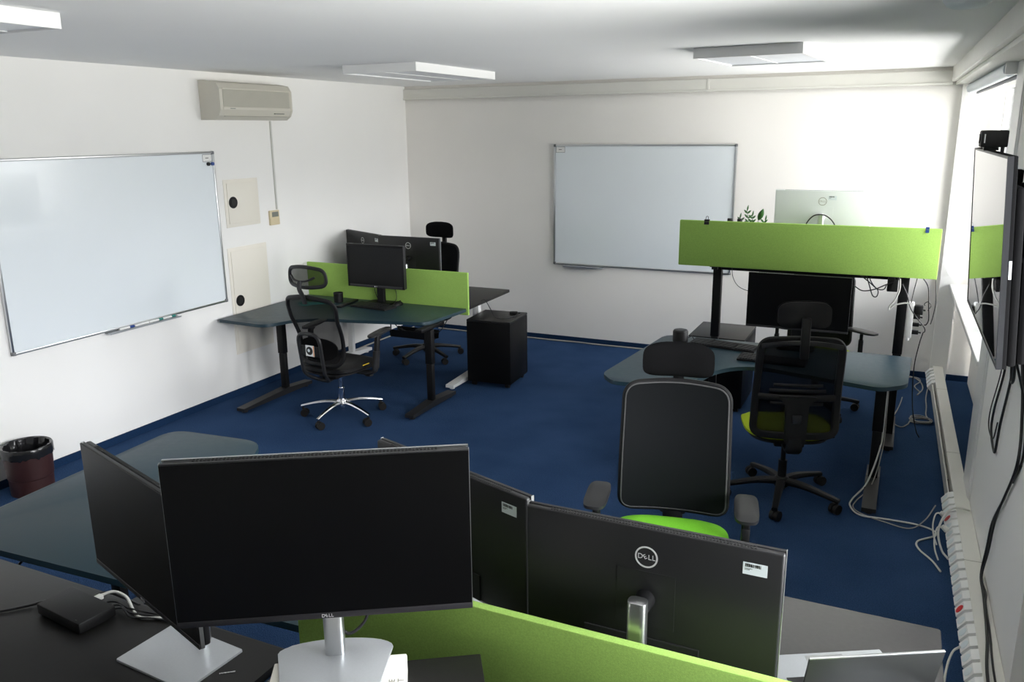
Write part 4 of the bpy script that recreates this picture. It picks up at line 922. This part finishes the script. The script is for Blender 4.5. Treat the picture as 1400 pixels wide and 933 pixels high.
mb = MB(); mb.pad(superell(0.060, 0.110, 2.4, 28), lambda r: 0.034 - 0.026*r**3, lambda r: 0.0005, 6); mb.build('shell', 'plastic', t, smooth=60)
mb = MB(); mb.box((-0.004, 0.018, 0.030), (0.004, 0.036, 0.036), 0.002); mb.build('scroll_wheel', 'rubber', t)
t = thing('pen_case', 'slim black case lying across the left petrol desk beside the keyboard', 'pen case', (0.655, -2.10, 0.70), R(8))
mb = MB(); mb.box((-0.022, -0.16, 0), (0.022, 0.16, 0.016), 0.004); mb.build('case', 'plastic', t)
mb = MB(); mb.box((-0.0225, -0.1605, 0.0075), (0.0225, 0.1605, 0.0085)); mb.build('lid_seam', 'vent', t, smooth=0)
t = thing('pen_cup', 'black pen cup standing on the left petrol desk behind the chair back', 'pen cup', (0.53, -2.06, 0.70))
mb = MB(); mb.lathe([(0.036, 0.0), (0.040, 0.002), (0.042, 0.085), (0.038, 0.085), (0.036, 0.006), (0, 0.006)], 24, caps=False); mb.build('cup', 'plastic', t)
mb = MB(); mb.lathe([(0.0425, 0.078), (0.0435, 0.080), (0.0435, 0.086), (0.0425, 0.0875)], 24, caps=False); mb.build('rim', 'softblack', t)
mb = MB(); pts = []
rr = random.Random(8)
for i in range(26):
    a = 2*PI*i/26; q = 0.8 + 0.35*math.sin(3*a + 1) + 0.15*rr.random(); pts.append((0.13*q*math.cos(a), 0.075*q*math.sin(a)))
mb.pad(pts, lambda r: 0.014 - 0.012*r**2, lambda r: 0.0, 5); o = tag(mb.build('cloth', 'teal', None, smooth=60), 'crumpled teal cloth on the left petrol desk, seen through the mesh chair', 'cloth'); o.location = (0.335, -2.22, 0.7003); o.rotation_euler = (0, 0, R(25))

t = thing('speakerphone', 'small black cylindrical speaker at the far corner of the right petrol desk', 'speaker', (3.622, -2.265, 0.70))
mb = MB(); mb.lathe([(0.050, 0.0), (0.053, 0.003), (0.053, 0.072), (0.050, 0.076)], 30); mb.build('body', 'plastic', t)
mb = MB(); mb.lathe([(0.050, 0.0765), (0.047, 0.083), (0.036, 0.086), (0.0, 0.0855)], 30, caps=False); mb.build('top_grille', 'softblack', t)
cable('speaker_cable', 'thin black cable beside the small cylindrical speaker', 'cable', [(3.676, -2.265, 0.73), (3.70, -2.25, 0.74), (3.715, -2.215, 0.708), (3.76, -2.17, 0.704), (3.84, -2.13, 0.704)], 0.003, 'cableb')

# docking station with its plugs and cables
t = thing('docking_station', 'flat black docking station with white plug on the left foreground desk', 'docking station', (2.762, -6.400, 0.70), R(-6))
mb = MB(); mb.box((-0.112, -0.060, 0.004), (0.112, 0.060, 0.040), 0.005); mb.build('case', 'plastic', t)
mb = MB(); mb.box((-0.095, -0.050, 0.0), (0.095, 0.050, 0.004)); mb.build('rubber_feet', 'rubber', t, smooth=0)
mb = MB(); mb.box((0.080, -0.052, 0.0402), (0.088, -0.049, 0.0406)); mb.build('status_mark', 'softblack', t, smooth=0)
mb = MB(); mb.box((-0.128, -0.004, 0.012), (-0.1055, 0.008, 0.022), 0.002); lab(mb.build('plug', 'alu', t), 'metal plug tip')
mb = MB(); mb.box((-0.02, 0.059, 0.012), (0.002, 0.092, 0.026), 0.003); lab(mb.build('plug', 'cablew', t), 'white plug')
cable('dock_cable', 'grey-black cable leaving the dock towards the left edge', 'cable', [(2.632, -6.385, 0.718), (2.585, -6.425, 0.708), (2.53, -6.485, 0.706), (2.44, -6.56, 0.706), (2.30, -6.62, 0.706)], 0.0045, 'cableb')
cable('dock_cable', 'white cable curving from the dock to behind the square-footed monitor', 'cable', [(2.757, -6.307, 0.719), (2.79, -6.285, 0.728), (2.85, -6.288, 0.726), (2.91, -6.315, 0.708), (2.96, -6.33, 0.705), (3.03, -6.30, 0.705)], 0.005, 'cablew')
for k, dx in enumerate((0.03, 0.06, 0.085)):
    cable('dock_cable', ('black cable directly beside the dock\'s white plug', 'middle black cable at the rear of the dock', 'black cable at the right rear corner of the dock')[k], 'cable',
          [(2.762 + dx, -6.347 - 0.006*k, 0.716), (2.80 + dx, -6.318 - 0.008*k, 0.722), (2.87 + dx*0.8, -6.318 - 0.016*k, 0.714), (2.95 + dx*0.5, -6.300 - 0.01*k, 0.706), (3.05, -6.285 - 0.012*k, 0.706)], 0.0035, 'cableb')
cable('black_cord', 'black cord arching behind the dock', 'cable', [(2.745, -6.340, 0.718), (2.745, -6.310, 0.722), (2.77, -6.289, 0.722), (2.82, -6.282, 0.715), (2.90, -6.283, 0.707)], 0.004, 'cableb')
t = thing('name_strip', 'tiny silver lettered strip on the left foreground desk by the square monitor foot', 'label', (3.394, -6.42, 0.7003), R(38))
mb = MB(); mb.box((-0.024, -0.004, 0), (0.024, 0.004, 0.0006)); mb.build('strip', 'ink', t, smooth=0)
mb = MB(); x = -0.021
rr = random.Random(2)
while x < 0.019:
    bw = rr.uniform(0.001, 0.003); mb.box((x, -0.0018 - rr.random()*0.001, 0.0006), (x + bw, 0.0015 + rr.random()*0.001, 0.0009)); x += bw + 0.0009
mb.build('strip_marks', 'logo', t, smooth=0)

# under the paper-ream monitor: black box and paper ream
ca, sa = math.cos(R(33)), math.sin(R(33))
t = thing('storage_box', 'flat-topped black box under the paper ream in the foreground', 'box', (3.98 + 0.020, -6.54, 0.70), R(33))
def inv(x, y): return None
mb = MB(); mb.box((-0.22, -0.17, 0.0), (0.236, 0.132, 0.168), 0.004); mb.build('box_body', 'black', t)
mb = MB(); mb.box((-0.222, -0.172, 0.1685), (0.238, 0.134, 0.1945), 0.003); mb.build('lid', 'dark', t)
t = thing('paper_ream', 'cream-wrapped paper ream under the silver monitor foot', 'paper ream', (3.918, -6.590, 0.8945), R(31.5))
mb = MB(); mb.box((-0.158, -0.125, 0.0), (0.152, 0.092, 0.0495), 0.004); rm = mb.build('wrapped_paper', 'ream', t)
mb = MB(); mb.M = Matrix.Translation((0.128, 0.0, 0.0496)) @ Matrix.Rotation(R(90), 4, 'Z')
mb.text('OFFICE', 0.020, 0.0002, (-0.035, 0.008, 0)); mb.text('PRINT', 0.020, 0.0002, (-0.030, -0.012, 0)); lab(mb.build('printing', 'lcd', rm, smooth=0), 'grey printed words OFFICE PRINT')
cable('monitor_cable', 'black cable loop behind the silver column of the paper-ream monitor', 'cable', [(3.800, -6.500, 1.085), (3.806, -6.488, 1.02), (3.828, -6.463, 0.985), (3.850, -6.455, 0.97), (3.872, -6.440, 0.985), (3.892, -6.435, 1.02), (3.900, -6.440, 1.085)], 0.004, 'cableb')

# laptop on the right foreground desk
t = thing('laptop', 'open laptop with grey lid back at the lower right corner', 'laptop', (4.992, -5.868, 0.70), R(29.5))
Wl, Dl, Hl = 0.343, 0.228, 0.203
mb = MB(); mb.box((-Wl/2, 0.0, 0.003), (Wl/2, Dl, 0.016), 0.003); mb.build('base', 'silver', t)
mb = MB(); mb.box((-Wl/2 + 0.03, 0.025, 0.0162), (Wl/2 - 0.03, 0.125, 0.0180)); mb.build('keyboard', 'keycap', t, smooth=0)
mb = MB(); mb.box((-0.055, 0.140, 0.0161), (0.055, 0.215, 0.0166)); mb.build('touchpad', 'alu', t, smooth=0)
LM = Matrix.Translation((0, -0.003, 0.010)) @ Matrix.Rotation(R(14), 4, 'X')
mb = MB(); mb.M = LM.copy(); mb.box((-Wl/2, -0.0065, 0.0), (Wl/2, 0.0, Hl - 0.0045), 0.0015); ld = mb.build('lid', 'darkalu', t)
mb = MB(); mb.M = LM.copy(); mb.box((-Wl/2, -0.0068, Hl - 0.0044), (Wl/2, 0.0004, Hl), 0.0012); lab(mb.build('lid_edge', 'alu', ld), 'bright metal edge of the lid')
mb = MB(); mb.M = LM.copy(); mb.box((-Wl/2 + 0.004, 0.0002, 0.012), (Wl/2 - 0.004, 0.0016, Hl - 0.006)); mb.build('screen', 'screen', ld, smooth=0)
mb = MB(); mb.cyl((-0.12, -0.001, 0.012), (0.12, -0.001, 0.012), 0.006, 12); mb.build('hinge', 'softblack', t)
cable('laptop_cable', 'black cable at the right side of the laptop', 'cable', [(5.150, -5.70, 0.715), (5.175, -5.715, 0.73), (5.19, -5.75, 0.72), (5.20, -5.82, 0.66), (5.21, -5.90, 0.50)], 0.0045, 'cableb')
cable('white_cable', 'white cable dropping from the trunking beside the laptop', 'cable', wp([(4.42, -0.035, 0.085), (4.46, -0.065, 0.075), (4.56, -0.09, 0.045), (4.75, -0.11, 0.012), (5.2, -0.16, 0.008)]), 0.005, 'cablew')

# plant and small things on the raised desk
t = thing('potted_plant', 'potted plant with dark green leaves just showing above the bright green screen', 'plant', (3.975, -1.70, 1.235))
mb = MB(); mb.lathe([(0.045, 0.0), (0.050, 0.002), (0.062, 0.105), (0.064, 0.118), (0.057, 0.118), (0.055, 0.095)], 26, caps=True); mb.build('pot', 'white', t)
mb = MB(); mb.lathe([(0.0545, 0.0955), (0.03, 0.1), (0.0, 0.101)], 20, caps=False); mb.build('soil', 'soil', t)
rr = random.Random(11)
def leaf(mb, p, d, L, wd, tilt):
    p = Vector(p); d = Vector(d).normalized(); s = d.cross(Vector((0.25, -1, 0.2))).normalized(); nn = s.cross(d)
    rows = []
    for i in range(7):
        q = i/6; w_ = wd*math.sin(PI*min(1, q*0.92 + 0.06))**0.8*(1 - 0.15*q)
        c = p + d*(L*q) + nn*(0.18*L*math.sin(q*2.2))
        rows.append([mb._v(c - s*w_/2 + nn*0.08*w_), mb._v(c), mb._v(c + s*w_/2 + nn*0.08*w_)])
    for a, b in zip(rows, rows[1:]):
        for j in range(2): mb.face((a[j], a[j+1], b[j+1], b[j]))
for k, (dx, dz, lean) in enumerate(((0.055, 0.215, 0.0), (-0.045, 0.235, 0.3), (0.0, 0.20, -0.2), (-0.09, 0.18, 0.1), (0.09, 0.17, 0.0))):
    mb = MB(); pts = [(0.01*dx*10, lean*0.03, 0.098), (dx*0.5, lean*0.05, 0.098 + dz*0.55), (dx, lean*0.08, 0.098 + dz)]
    sp = smoothpts(pts, 6); mb.sweep(sp, 0.0028, n=6, taper=lambda q: 1 - 0.5*q); st = mb.build('stem', 'stem', t)
    mb = MB()
    if k == 0: leaf(mb, (dx - 0.012, 0, 0.098 + dz - 0.04), (0.35, 0, 1), 0.088, 0.042, 0)
    else:
        for i in range(5):
            q = sp[int(len(sp)*(0.35 + 0.13*i))]
            for sx in (-1, 1): leaf(mb, q, (sx*0.8, -0.1*sx, 0.75), 0.052 - 0.004*i, 0.015, 0)
        leaf(mb, sp[-1], (0.15, 0, 1), 0.045, 0.012, 0)
    lf = mb.build('leaves', 'leaf', st, smooth=60, fix=False); md = lf.modifiers.new('thickness', 'SOLIDIFY'); md.thickness = 0.0006
for k, x in enumerate((3.823, 3.893)):
    t = thing('bottle', ('black-capped bottle behind the screen, left of the pair beside the plant', 'black-capped bottle behind the screen, next to the plant leaves')[k], 'bottle', (x, -1.74, 1.235), 0)
    mb = MB(); mb.lathe([(0.024, 0.0), (0.026, 0.003), (0.026, 0.19), (0.016, 0.232), (0.013, 0.245)], 22); mb.build('bottle_body', 'softblack', t)
    mb = MB(); mb.lathe([(0.0180, 0.2455), (0.0190, 0.247), (0.0190, 0.278), (0.016, 0.283)], 18); mb.build('cap', 'plastic', t)
# clips on the green screen's edge
def clip(label, x, m, wire, hw=0.017):
    t = thing('binder_clip', label, 'clip', (x, -2.035, 1.527))
    mb = MB(); pr = [(-0.0165, -0.026), (-0.0195, -0.026), (-0.010, 0.008), (0.010, 0.008), (0.0195, -0.026), (0.0165, -0.026), (0.0085, 0.0012), (-0.0085, 0.0012)]
    a = [mb._v((-hw, y, z)) for y, z in pr]; b = [mb._v((hw, y, z)) for y, z in pr]; mb.face(a); mb.face(b[::-1])
    for i in range(8): mb.face((a[i], b[i], b[(i+1) % 8], a[(i+1) % 8]))
    mb.build('clip_body', m, t, smooth=0)
    mb = MB(); mb.sweep(smoothpts([(-0.009, -0.006, 0.009), (-0.007, -0.001, 0.026), (0.0, 0.0, 0.030), (0.007, -0.001, 0.026), (0.009, -0.006, 0.009)], 4), 0.0018, n=6)
    mb.build('wire_handle', wire, t)
clip('black binder clip on the left end of the bright green screen', 3.722, 'plastic', 'cableb')
clip('small blue binder clip on the right end of the bright green screen', 5.108, 'blue', 'alu', 0.0105)

# power strip and cabling at the raised desk's right leg
t = thing('power_strip', 'white vertical power strip fixed to the raised desk leg by the window', 'power strip', (5.064, -1.80, 0.762), R(0))
mb = MB(); mb.box((-0.021, -0.026, 0), (0.021, 0.026, 0.245), 0.006); mb.build('strip_body', 'white', t)
mb = MB(); mb.cyl((0, 0, -0.02), (0, 0, 0.0), 0.012, 12); mb.build('cable_gland', 'white', t)
for k in range(4):
    mb = MB(); mb.cyl((0.0205, 0, 0.04 + 0.052*k), (0.0220, 0, 0.04 + 0.052*k), 0.018, 16); mb.build('outlet', 'sticker', t)
for k, (z, s) in enumerate(((0.195, 0.030), (0.145, 0.014), (0.093, 0.013), (0.040, 0.014))):
    t = thing('power_plug', ('large black plug adapter at the top of the white power strip', 'dark plug second from top on the white power strip', 'dark plug third from top on the white power strip', 'lowest dark plug on the white power strip')[k], 'plug', (5.0865, -1.80, 0.762 + z), 0)
    mb = MB(); mb.box((0, -s, -s), (0.03 + s*0.8, s, s), 0.004); mb.build('plug_body', 'plastic', t)
    mb = MB(); mb.cyl((0.03 + s*0.8, 0, 0), (0.045 + s*0.8, 0, -0.002), 0.006, 10); mb.build('cord_boot', 'cableb', t)
X0 = 5.10
cable('power_cable', 'black cable curving from the top of the raised desk down to a strip plug', 'cable', [(5.115, -1.85, 1.185), (5.155, -1.84, 1.12), (5.170, -1.83, 1.00), (5.180, -1.81, 0.90), (5.17, -1.80, 0.86), (5.155, -1.80, 0.855)], 0.0042, 'cableb')
cable('power_cable', 'thin dark cable hanging straight above the black plug adapter', 'cable', [(5.085, -1.85, 1.185), (5.072, -1.845, 1.09), (5.064, -1.84, 1.01)], 0.003, 'cableb')
cable('power_cable', 'small dark loop above the black plug adapter', 'cable', [(5.17, -1.80, 0.955), (5.185, -1.80, 0.99), (5.165, -1.80, 1.015), (5.145, -1.80, 1.0), (5.15, -1.80, 0.988)], 0.003, 'cableb')
cable('power_cable', 'black cable crossing over the white power strip', 'cable', [(5.000, -1.85, 1.13), (5.035, -1.852, 1.06), (5.06, -1.85, 0.98), (5.10, -1.845, 0.92), (5.155, -1.83, 0.85), (5.165, -1.81, 0.815), (5.155, -1.80, 0.803)], 0.0036, 'cableb')
cable('power_cable', 'black cable falling from the power strip towards the floor', 'cable', [(5.155, -1.80, 0.80), (5.14, -1.81, 0.72), (5.125, -1.81, 0.55), (5.14, -1.80, 0.30), (5.18, -1.75, 0.10), (5.21, -1.65, 0.01)], 0.0038, 'cableb')
cable('white_cable', 'white cable hanging down along the raised desk leg', 'cable', [(4.98, -1.87, 1.19), (4.985, -1.875, 1.10), (4.965, -1.875, 1.03), (4.935, -1.87, 0.98), (4.935, -1.865, 0.955), (4.96, -1.86, 0.985), (5.02, -1.855, 1.005), (5.06, -1.85, 1.005)], 0.0055, 'cablew')
cable('power_cable', 'black slack cable looping under the raised desk, nearest the monitor', 'cable', [(4.705, -1.93, 1.115), (4.76, -1.93, 1.085), (4.83, -1.93, 1.098), (4.90, -1.93, 1.135), (4.95, -1.93, 1.16)], 0.0038, 'cableb')
cable('power_cable', 'round black cable loop hanging under the raised desk', 'cable', [(4.775, -1.92, 1.19), (4.80, -1.92, 1.12), (4.825, -1.92, 1.055), (4.85, -1.92, 1.05), (4.855, -1.92, 1.09), (4.82, -1.92, 1.13), (4.80, -1.92, 1.17), (4.83, -1.92, 1.19)], 0.0038, 'cableb')
cable('power_cable', 'black cable hanging from the raised desk towards the adapter box', 'cable', [(4.74, -1.94, 1.19), (4.80, -1.94, 1.145), (4.85, -1.94, 1.105), (4.89, -1.94, 1.105), (4.905, -1.94, 1.14)], 0.0036, 'cableb')
t = thing('adapter_box', 'black control box hanging under the right end of the raised desk', 'control box', (4.94, -1.86, 1.085), 0)
mb = MB(); mb.box((-0.033, -0.045, 0.0), (0.033, 0.045, 0.085), 0.005); mb.build('case', 'plastic', t)
mb = MB(); mb.box((-0.022, -0.02, 0.085), (0.022, 0.02, 0.122)); mb.build('hanger', 'black', t, smooth=0)
cable('dangling_cable', 'single black cable dangling by the corner under the bright green screen', 'cable', [(5.175, -1.50, 1.21), (5.200, -1.50, 1.15), (5.215, -1.50, 1.05), (5.222, -1.50, 0.95), (5.214, -1.50, 0.85), (5.205, -1.50, 0.80)], 0.0032, 'cableb')
cable('thin_wire', 'thin black wire bowing under the left part of the raised desk', 'cable', [(3.885, -1.90, 1.185), (3.895, -1.90, 1.12), (3.925, -1.90, 1.065), (3.97, -1.90, 1.035), (4.03, -1.90, 1.02)], 0.0022, 'cableb')
cable('monitor_cable', 'black cable arching at the back of the silver-white monitor', 'cable', [(4.34, -1.60, 1.2395), (4.330, -1.635, 1.27), (4.335, -1.640, 1.45), (4.350, -1.650, 1.505), (4.385, -1.655, 1.545), (4.425, -1.655, 1.556), (4.47, -1.655, 1.548), (4.515, -1.650, 1.51), (4.535, -1.640, 1.45), (4.530, -1.635, 1.27), (4.52, -1.60, 1.2395)], 0.0045, 'cableb')

# cables on the floor by the window wall
cable('floor_cable', 'white cable from the petrol desk leg across the carpet to the trunking', 'cable', [(4.972, -2.60, 0.655), (4.975, -2.63, 0.50), (4.972, -2.68, 0.28), (4.92, -2.80, 0.08), (4.85, -2.93, 0.012), (4.845, -3.03, 0.008), (4.90, -3.13, 0.008), (5.02, -3.13, 0.008), (5.18, -3.13, 0.008), (5.275, -3.17, 0.008), (5.285, -3.235, 0.008), (5.20, -3.34, 0.008), (5.205, -3.43, 0.008), (5.265, -3.54, 0.010), (5.300, -3.66, 0.02)], 0.0052, 'cablew')
cable('floor_cable', 'greyer cable running alongside the white one on the carpet', 'cable', [(4.980, -2.58, 0.655), (4.985, -2.62, 0.50), (4.985, -2.66, 0.26), (4.945, -2.78, 0.06), (4.875, -2.93, 0.009), (4.862, -3.04, 0.007), (4.92, -3.115, 0.007), (5.03, -3.165, 0.007), (5.16, -3.195, 0.007), (5.235, -3.10, 0.03), (5.285, -2.98, 0.075)], 0.0036, 'cableg')
cable('socket_cable', 'white cable looping from a socket over the trunking to the wall', 'cable', wp([(3.12, 0.085, 0.136), (3.14, 0.05, 0.150), (3.18, 0.0, 0.158), (3.24, -0.04, 0.14), (3.34, -0.07, 0.085), (3.46, -0.055, 0.040), (3.56, -0.03, 0.045)]), 0.0058, 'cablew')
for k, tt in enumerate((3.19, 3.37)):
    t = thing('white_plug', ('white angled plug in the trunking, farther of two', 'white angled plug in the trunking, nearer of two')[k], 'plug', W(tt + (0.006, -0.0)[k] + 0.0, -0.036, 0.11), R(1.2))
    mb = MB(); mb.M = Matrix.Rotation(R(37), 4, 'Y'); mb.cyl((0.0, 0, 0.004), (-0.030, 0, 0.004), 0.017, 16, 0.012); mb.build('plug_body', 'cablew', t)
    mb = MB(); mb.sweep(smoothpts([(-0.028, 0, 0.018), (-0.045, -0.01, 0.010), (-0.055, -0.05, -0.03), (-0.05, -0.10, -0.07), (-0.035, -0.16, -0.095)], 5), 0.004, n=8); mb.build('plug_cord', 'cablew', t)
coil = []
for i in range(60):
    a = 2*PI*i/20; r = 0.070 + 0.010*math.sin(i*0.7) + 0.004*(i//20); coil.append((5.222 + r*math.cos(a)*0.92, -1.270 + r*math.sin(a), 0.008 + 0.008*(i//20) + 0.001*math.sin(i)))
cable('coiled_cable', 'coil of pale cable lying on the carpet by the trunking', 'cable', [(5.03, -1.36, 0.006), (5.06, -1.44, 0.006), (5.10, -1.46, 0.006), (5.14, -1.37, 0.006), (5.16, -1.30, 0.008)] + coil + [(5.26, -1.12, 0.010), (5.265, -0.9, 0.010), (5.262, -0.70, 0.02), (5.272, -0.56, 0.06)], 0.0046, 'cableg', k=3)
cable('floor_cable', 'grey cable bundle strand curling on the carpet under the far window corner', 'cable', [(5.06, -0.10, 0.010), (5.14, -0.05, 0.010), (5.20, -0.12, 0.010), (5.235, -0.25, 0.010), (5.24, -0.42, 0.010), (5.20, -0.60, 0.010)], 0.0055, 'cableg')
cable('floor_cable', 'second grey strand looping on the carpet at the far window corner', 'cable', [(5.00, -0.30, 0.009), (5.10, -0.12, 0.009), (5.19, -0.09, 0.018), (5.225, -0.20, 0.018), (5.18, -0.34, 0.009), (5.22, -0.50, 0.009)], 0.0045, 'cableg')
cable('floor_cable', 'grey cable on the carpet behind the raised desk foot', 'cable', [(5.03, -1.25, 0.006), (5.06, -1.05, 0.006), (5.08, -0.85, 0.006), (5.09, -0.70, 0.006)], 0.0045, 'cableg')
cable('skirting_cable', 'beige cable lying along the foot of the back wall', 'cable', [(0.35, -0.045, 0.008), (0.8, -0.05, 0.008), (1.3, -0.045, 0.008), (1.75, -0.050, 0.008), (2.0, -0.040, 0.008), (2.25, -0.052, 0.008), (2.6, -0.045, 0.008), (3.2, -0.05, 0.008), (3.5, -0.045, 0.008)], 0.008, 'cableg')
cable('skirting_cable', 'beige cable lying along the foot of the left wall behind the desks', 'cable', [(0.05, -1.9, 0.008), (0.055, -1.4, 0.008), (0.05, -0.9, 0.008), (0.058, -0.5, 0.008), (0.06, -0.1, 0.008)], 0.008, 'cableg')
# cabling under the left pair of desks
t = thing('cable_basket', 'dark basket of tangled cables under the left black desk', 'cable basket', (1.02, -1.62, 0.31), R(0))
mb = MB(); prism_x(mb, [(-0.06, 0.02), (0.06, 0.02), (0.075, 0.09), (0.070, 0.09), (0.055, 0.025), (-0.055, 0.025), (-0.070, 0.09), (-0.075, 0.09)], -0.22, 0.22); mb.build('tray', 'black', t, smooth=0)
for k in range(2):
    mb = MB(); sx = (-0.2, 0.2)[k]; mb.box((sx - 0.006, -0.078, 0.03), (sx + 0.006, -0.0755, 0.363)); mb.build('hanger', 'black', t, smooth=0)
rr = random.Random(6)
for k in range(5):
    mb = MB(); pts = [(-0.19 + 0.38*i/9, rr.uniform(-0.04, 0.04), 0.032 + rr.uniform(0, 0.05)) for i in range(10)]; mb.sweep(smoothpts(pts, 4), 0.006, n=6); mb.build('tangled_cable', 'cableb', t, smooth=80)
cable('hanging_cable', 'black cable sagging under the left petrol desk near its right leg', 'cable', [(1.20, -1.80, 0.61), (1.26, -1.80, 0.48), (1.36, -1.79, 0.44), (1.44, -1.79, 0.52), (1.50, -1.79, 0.63)], 0.004, 'cableb')
cable('hanging_cable', 'thin black cables dropping below the left petrol desk beside the white leg', 'cable', [(0.62, -1.80, 0.62), (0.60, -1.79, 0.50), (0.64, -1.78, 0.46), (0.68, -1.79, 0.55), (0.69, -1.80, 0.62)], 0.0035, 'cableb')
cable('hanging_cable', 'black cable slanting from the left petrol desk into the cable basket', 'cable', [(0.78, -1.80, 0.62), (0.84, -1.77, 0.55), (0.90, -1.70, 0.43), (0.96, -1.64, 0.38)], 0.005, 'cableb')
cable('small_monitor_cable', 'black cable left of the small monitor column', 'cable', [(0.80, -1.885, 0.87), (0.80, -1.89, 0.80), (0.83, -1.90, 0.735), (0.86, -1.89, 0.708)], 0.003, 'cableb')
cable('small_monitor_cable', 'black cable right of the small monitor column', 'cable', [(0.99, -1.885, 0.87), (1.02, -1.89, 0.80), (1.025, -1.895, 0.74), (1.0, -1.885, 0.708)], 0.003, 'cableb')
cable('hanging_cable', 'short black cable end sticking out under the grey-petrol desk', 'cable', [(2.10, -6.10, 0.625), (2.11, -6.17, 0.59), (2.12, -6.205, 0.56), (2.13, -6.23, 0.52)], 0.005, 'cableb')

# ------------------------------------------------------------------ daylight and camera
w = bpy.data.worlds.new('overcast_sky'); S.world = w; w.use_nodes = True
nt = w.node_tree; bg = nt.nodes.get('Background')
tc = nt.nodes.new('ShaderNodeTexCoord'); sp = nt.nodes.new('ShaderNodeSeparateXYZ'); cr = nt.nodes.new('ShaderNodeValToRGB')
mr = nt.nodes.new('ShaderNodeMapRange'); mr.inputs['From Min'].default_value = -1; mr.inputs['From Max'].default_value = 1
nt.links.new(tc.outputs['Generated'], sp.inputs[0]); nt.links.new(sp.outputs['Z'], mr.inputs['Value']); nt.links.new(mr.outputs[0], cr.inputs['Fac'])
e = cr.color_ramp.elements
e[0].position = 0.0; e[0].color = (0.85, 0.85, 0.83, 1)
e[1].position = 1.0; e[1].color = (0.30, 0.33, 0.38, 1)
for p, c in ((0.33, (0.85, 0.85, 0.83, 1)), (0.42, (0.60, 0.60, 0.58, 1)), (0.530, (0.48, 0.49, 0.50, 1)), (0.560, (1.10, 1.12, 1.15, 1)), (0.66, (1.10, 1.12, 1.15, 1)), (0.76, (0.45, 0.48, 0.53, 1))):
    k = e.new(p); k.color = c
nt.links.new(cr.outputs['Color'], bg.inputs['Color']); bg.inputs['Strength'].default_value = 15.0

cam = bpy.data.cameras.new('camera'); co = bpy.data.objects.new('camera', cam); COL.objects.link(co)
cam.sensor_fit = 'HORIZONTAL'; cam.sensor_width = 36.0; cam.lens = 1136.14/1400*36.0; cam.clip_start = 0.02
yaw, pitch, roll = R(25.35809795), R(-14.24931803), R(-0.59536382)
f = Vector((-math.sin(yaw)*math.cos(pitch), math.cos(yaw)*math.cos(pitch), math.sin(pitch))); r0 = Vector((math.cos(yaw), math.sin(yaw), 0)); u0 = r0.cross(f)
r = r0*math.cos(roll) + u0*math.sin(roll); u = -r0*math.sin(roll) + u0*math.cos(roll)
co.matrix_world = Matrix(((r.x, u.x, -f.x, 4.980), (r.y, u.y, -f.y, -7.8964), (r.z, u.z, -f.z, 2.1542), (0, 0, 0, 1)))
S.camera = co
S.cycles.use_denoising = True
S.cycles.max_bounces = 12; S.cycles.diffuse_bounces = 6; S.cycles.glossy_bounces = 4; S.cycles.transparent_max_bounces = 16; S.cycles.sample_clamp_indirect = 8.0
S.cycles.caustics_reflective = False; S.cycles.caustics_refractive = False
vs = S.view_settings; vs.view_transform = 'Standard'; vs.look = 'None'; vs.gamma = 1.0; vs.use_curve_mapping = False; vs.exposure = 1.0
S.display_settings.display_device = 'sRGB'
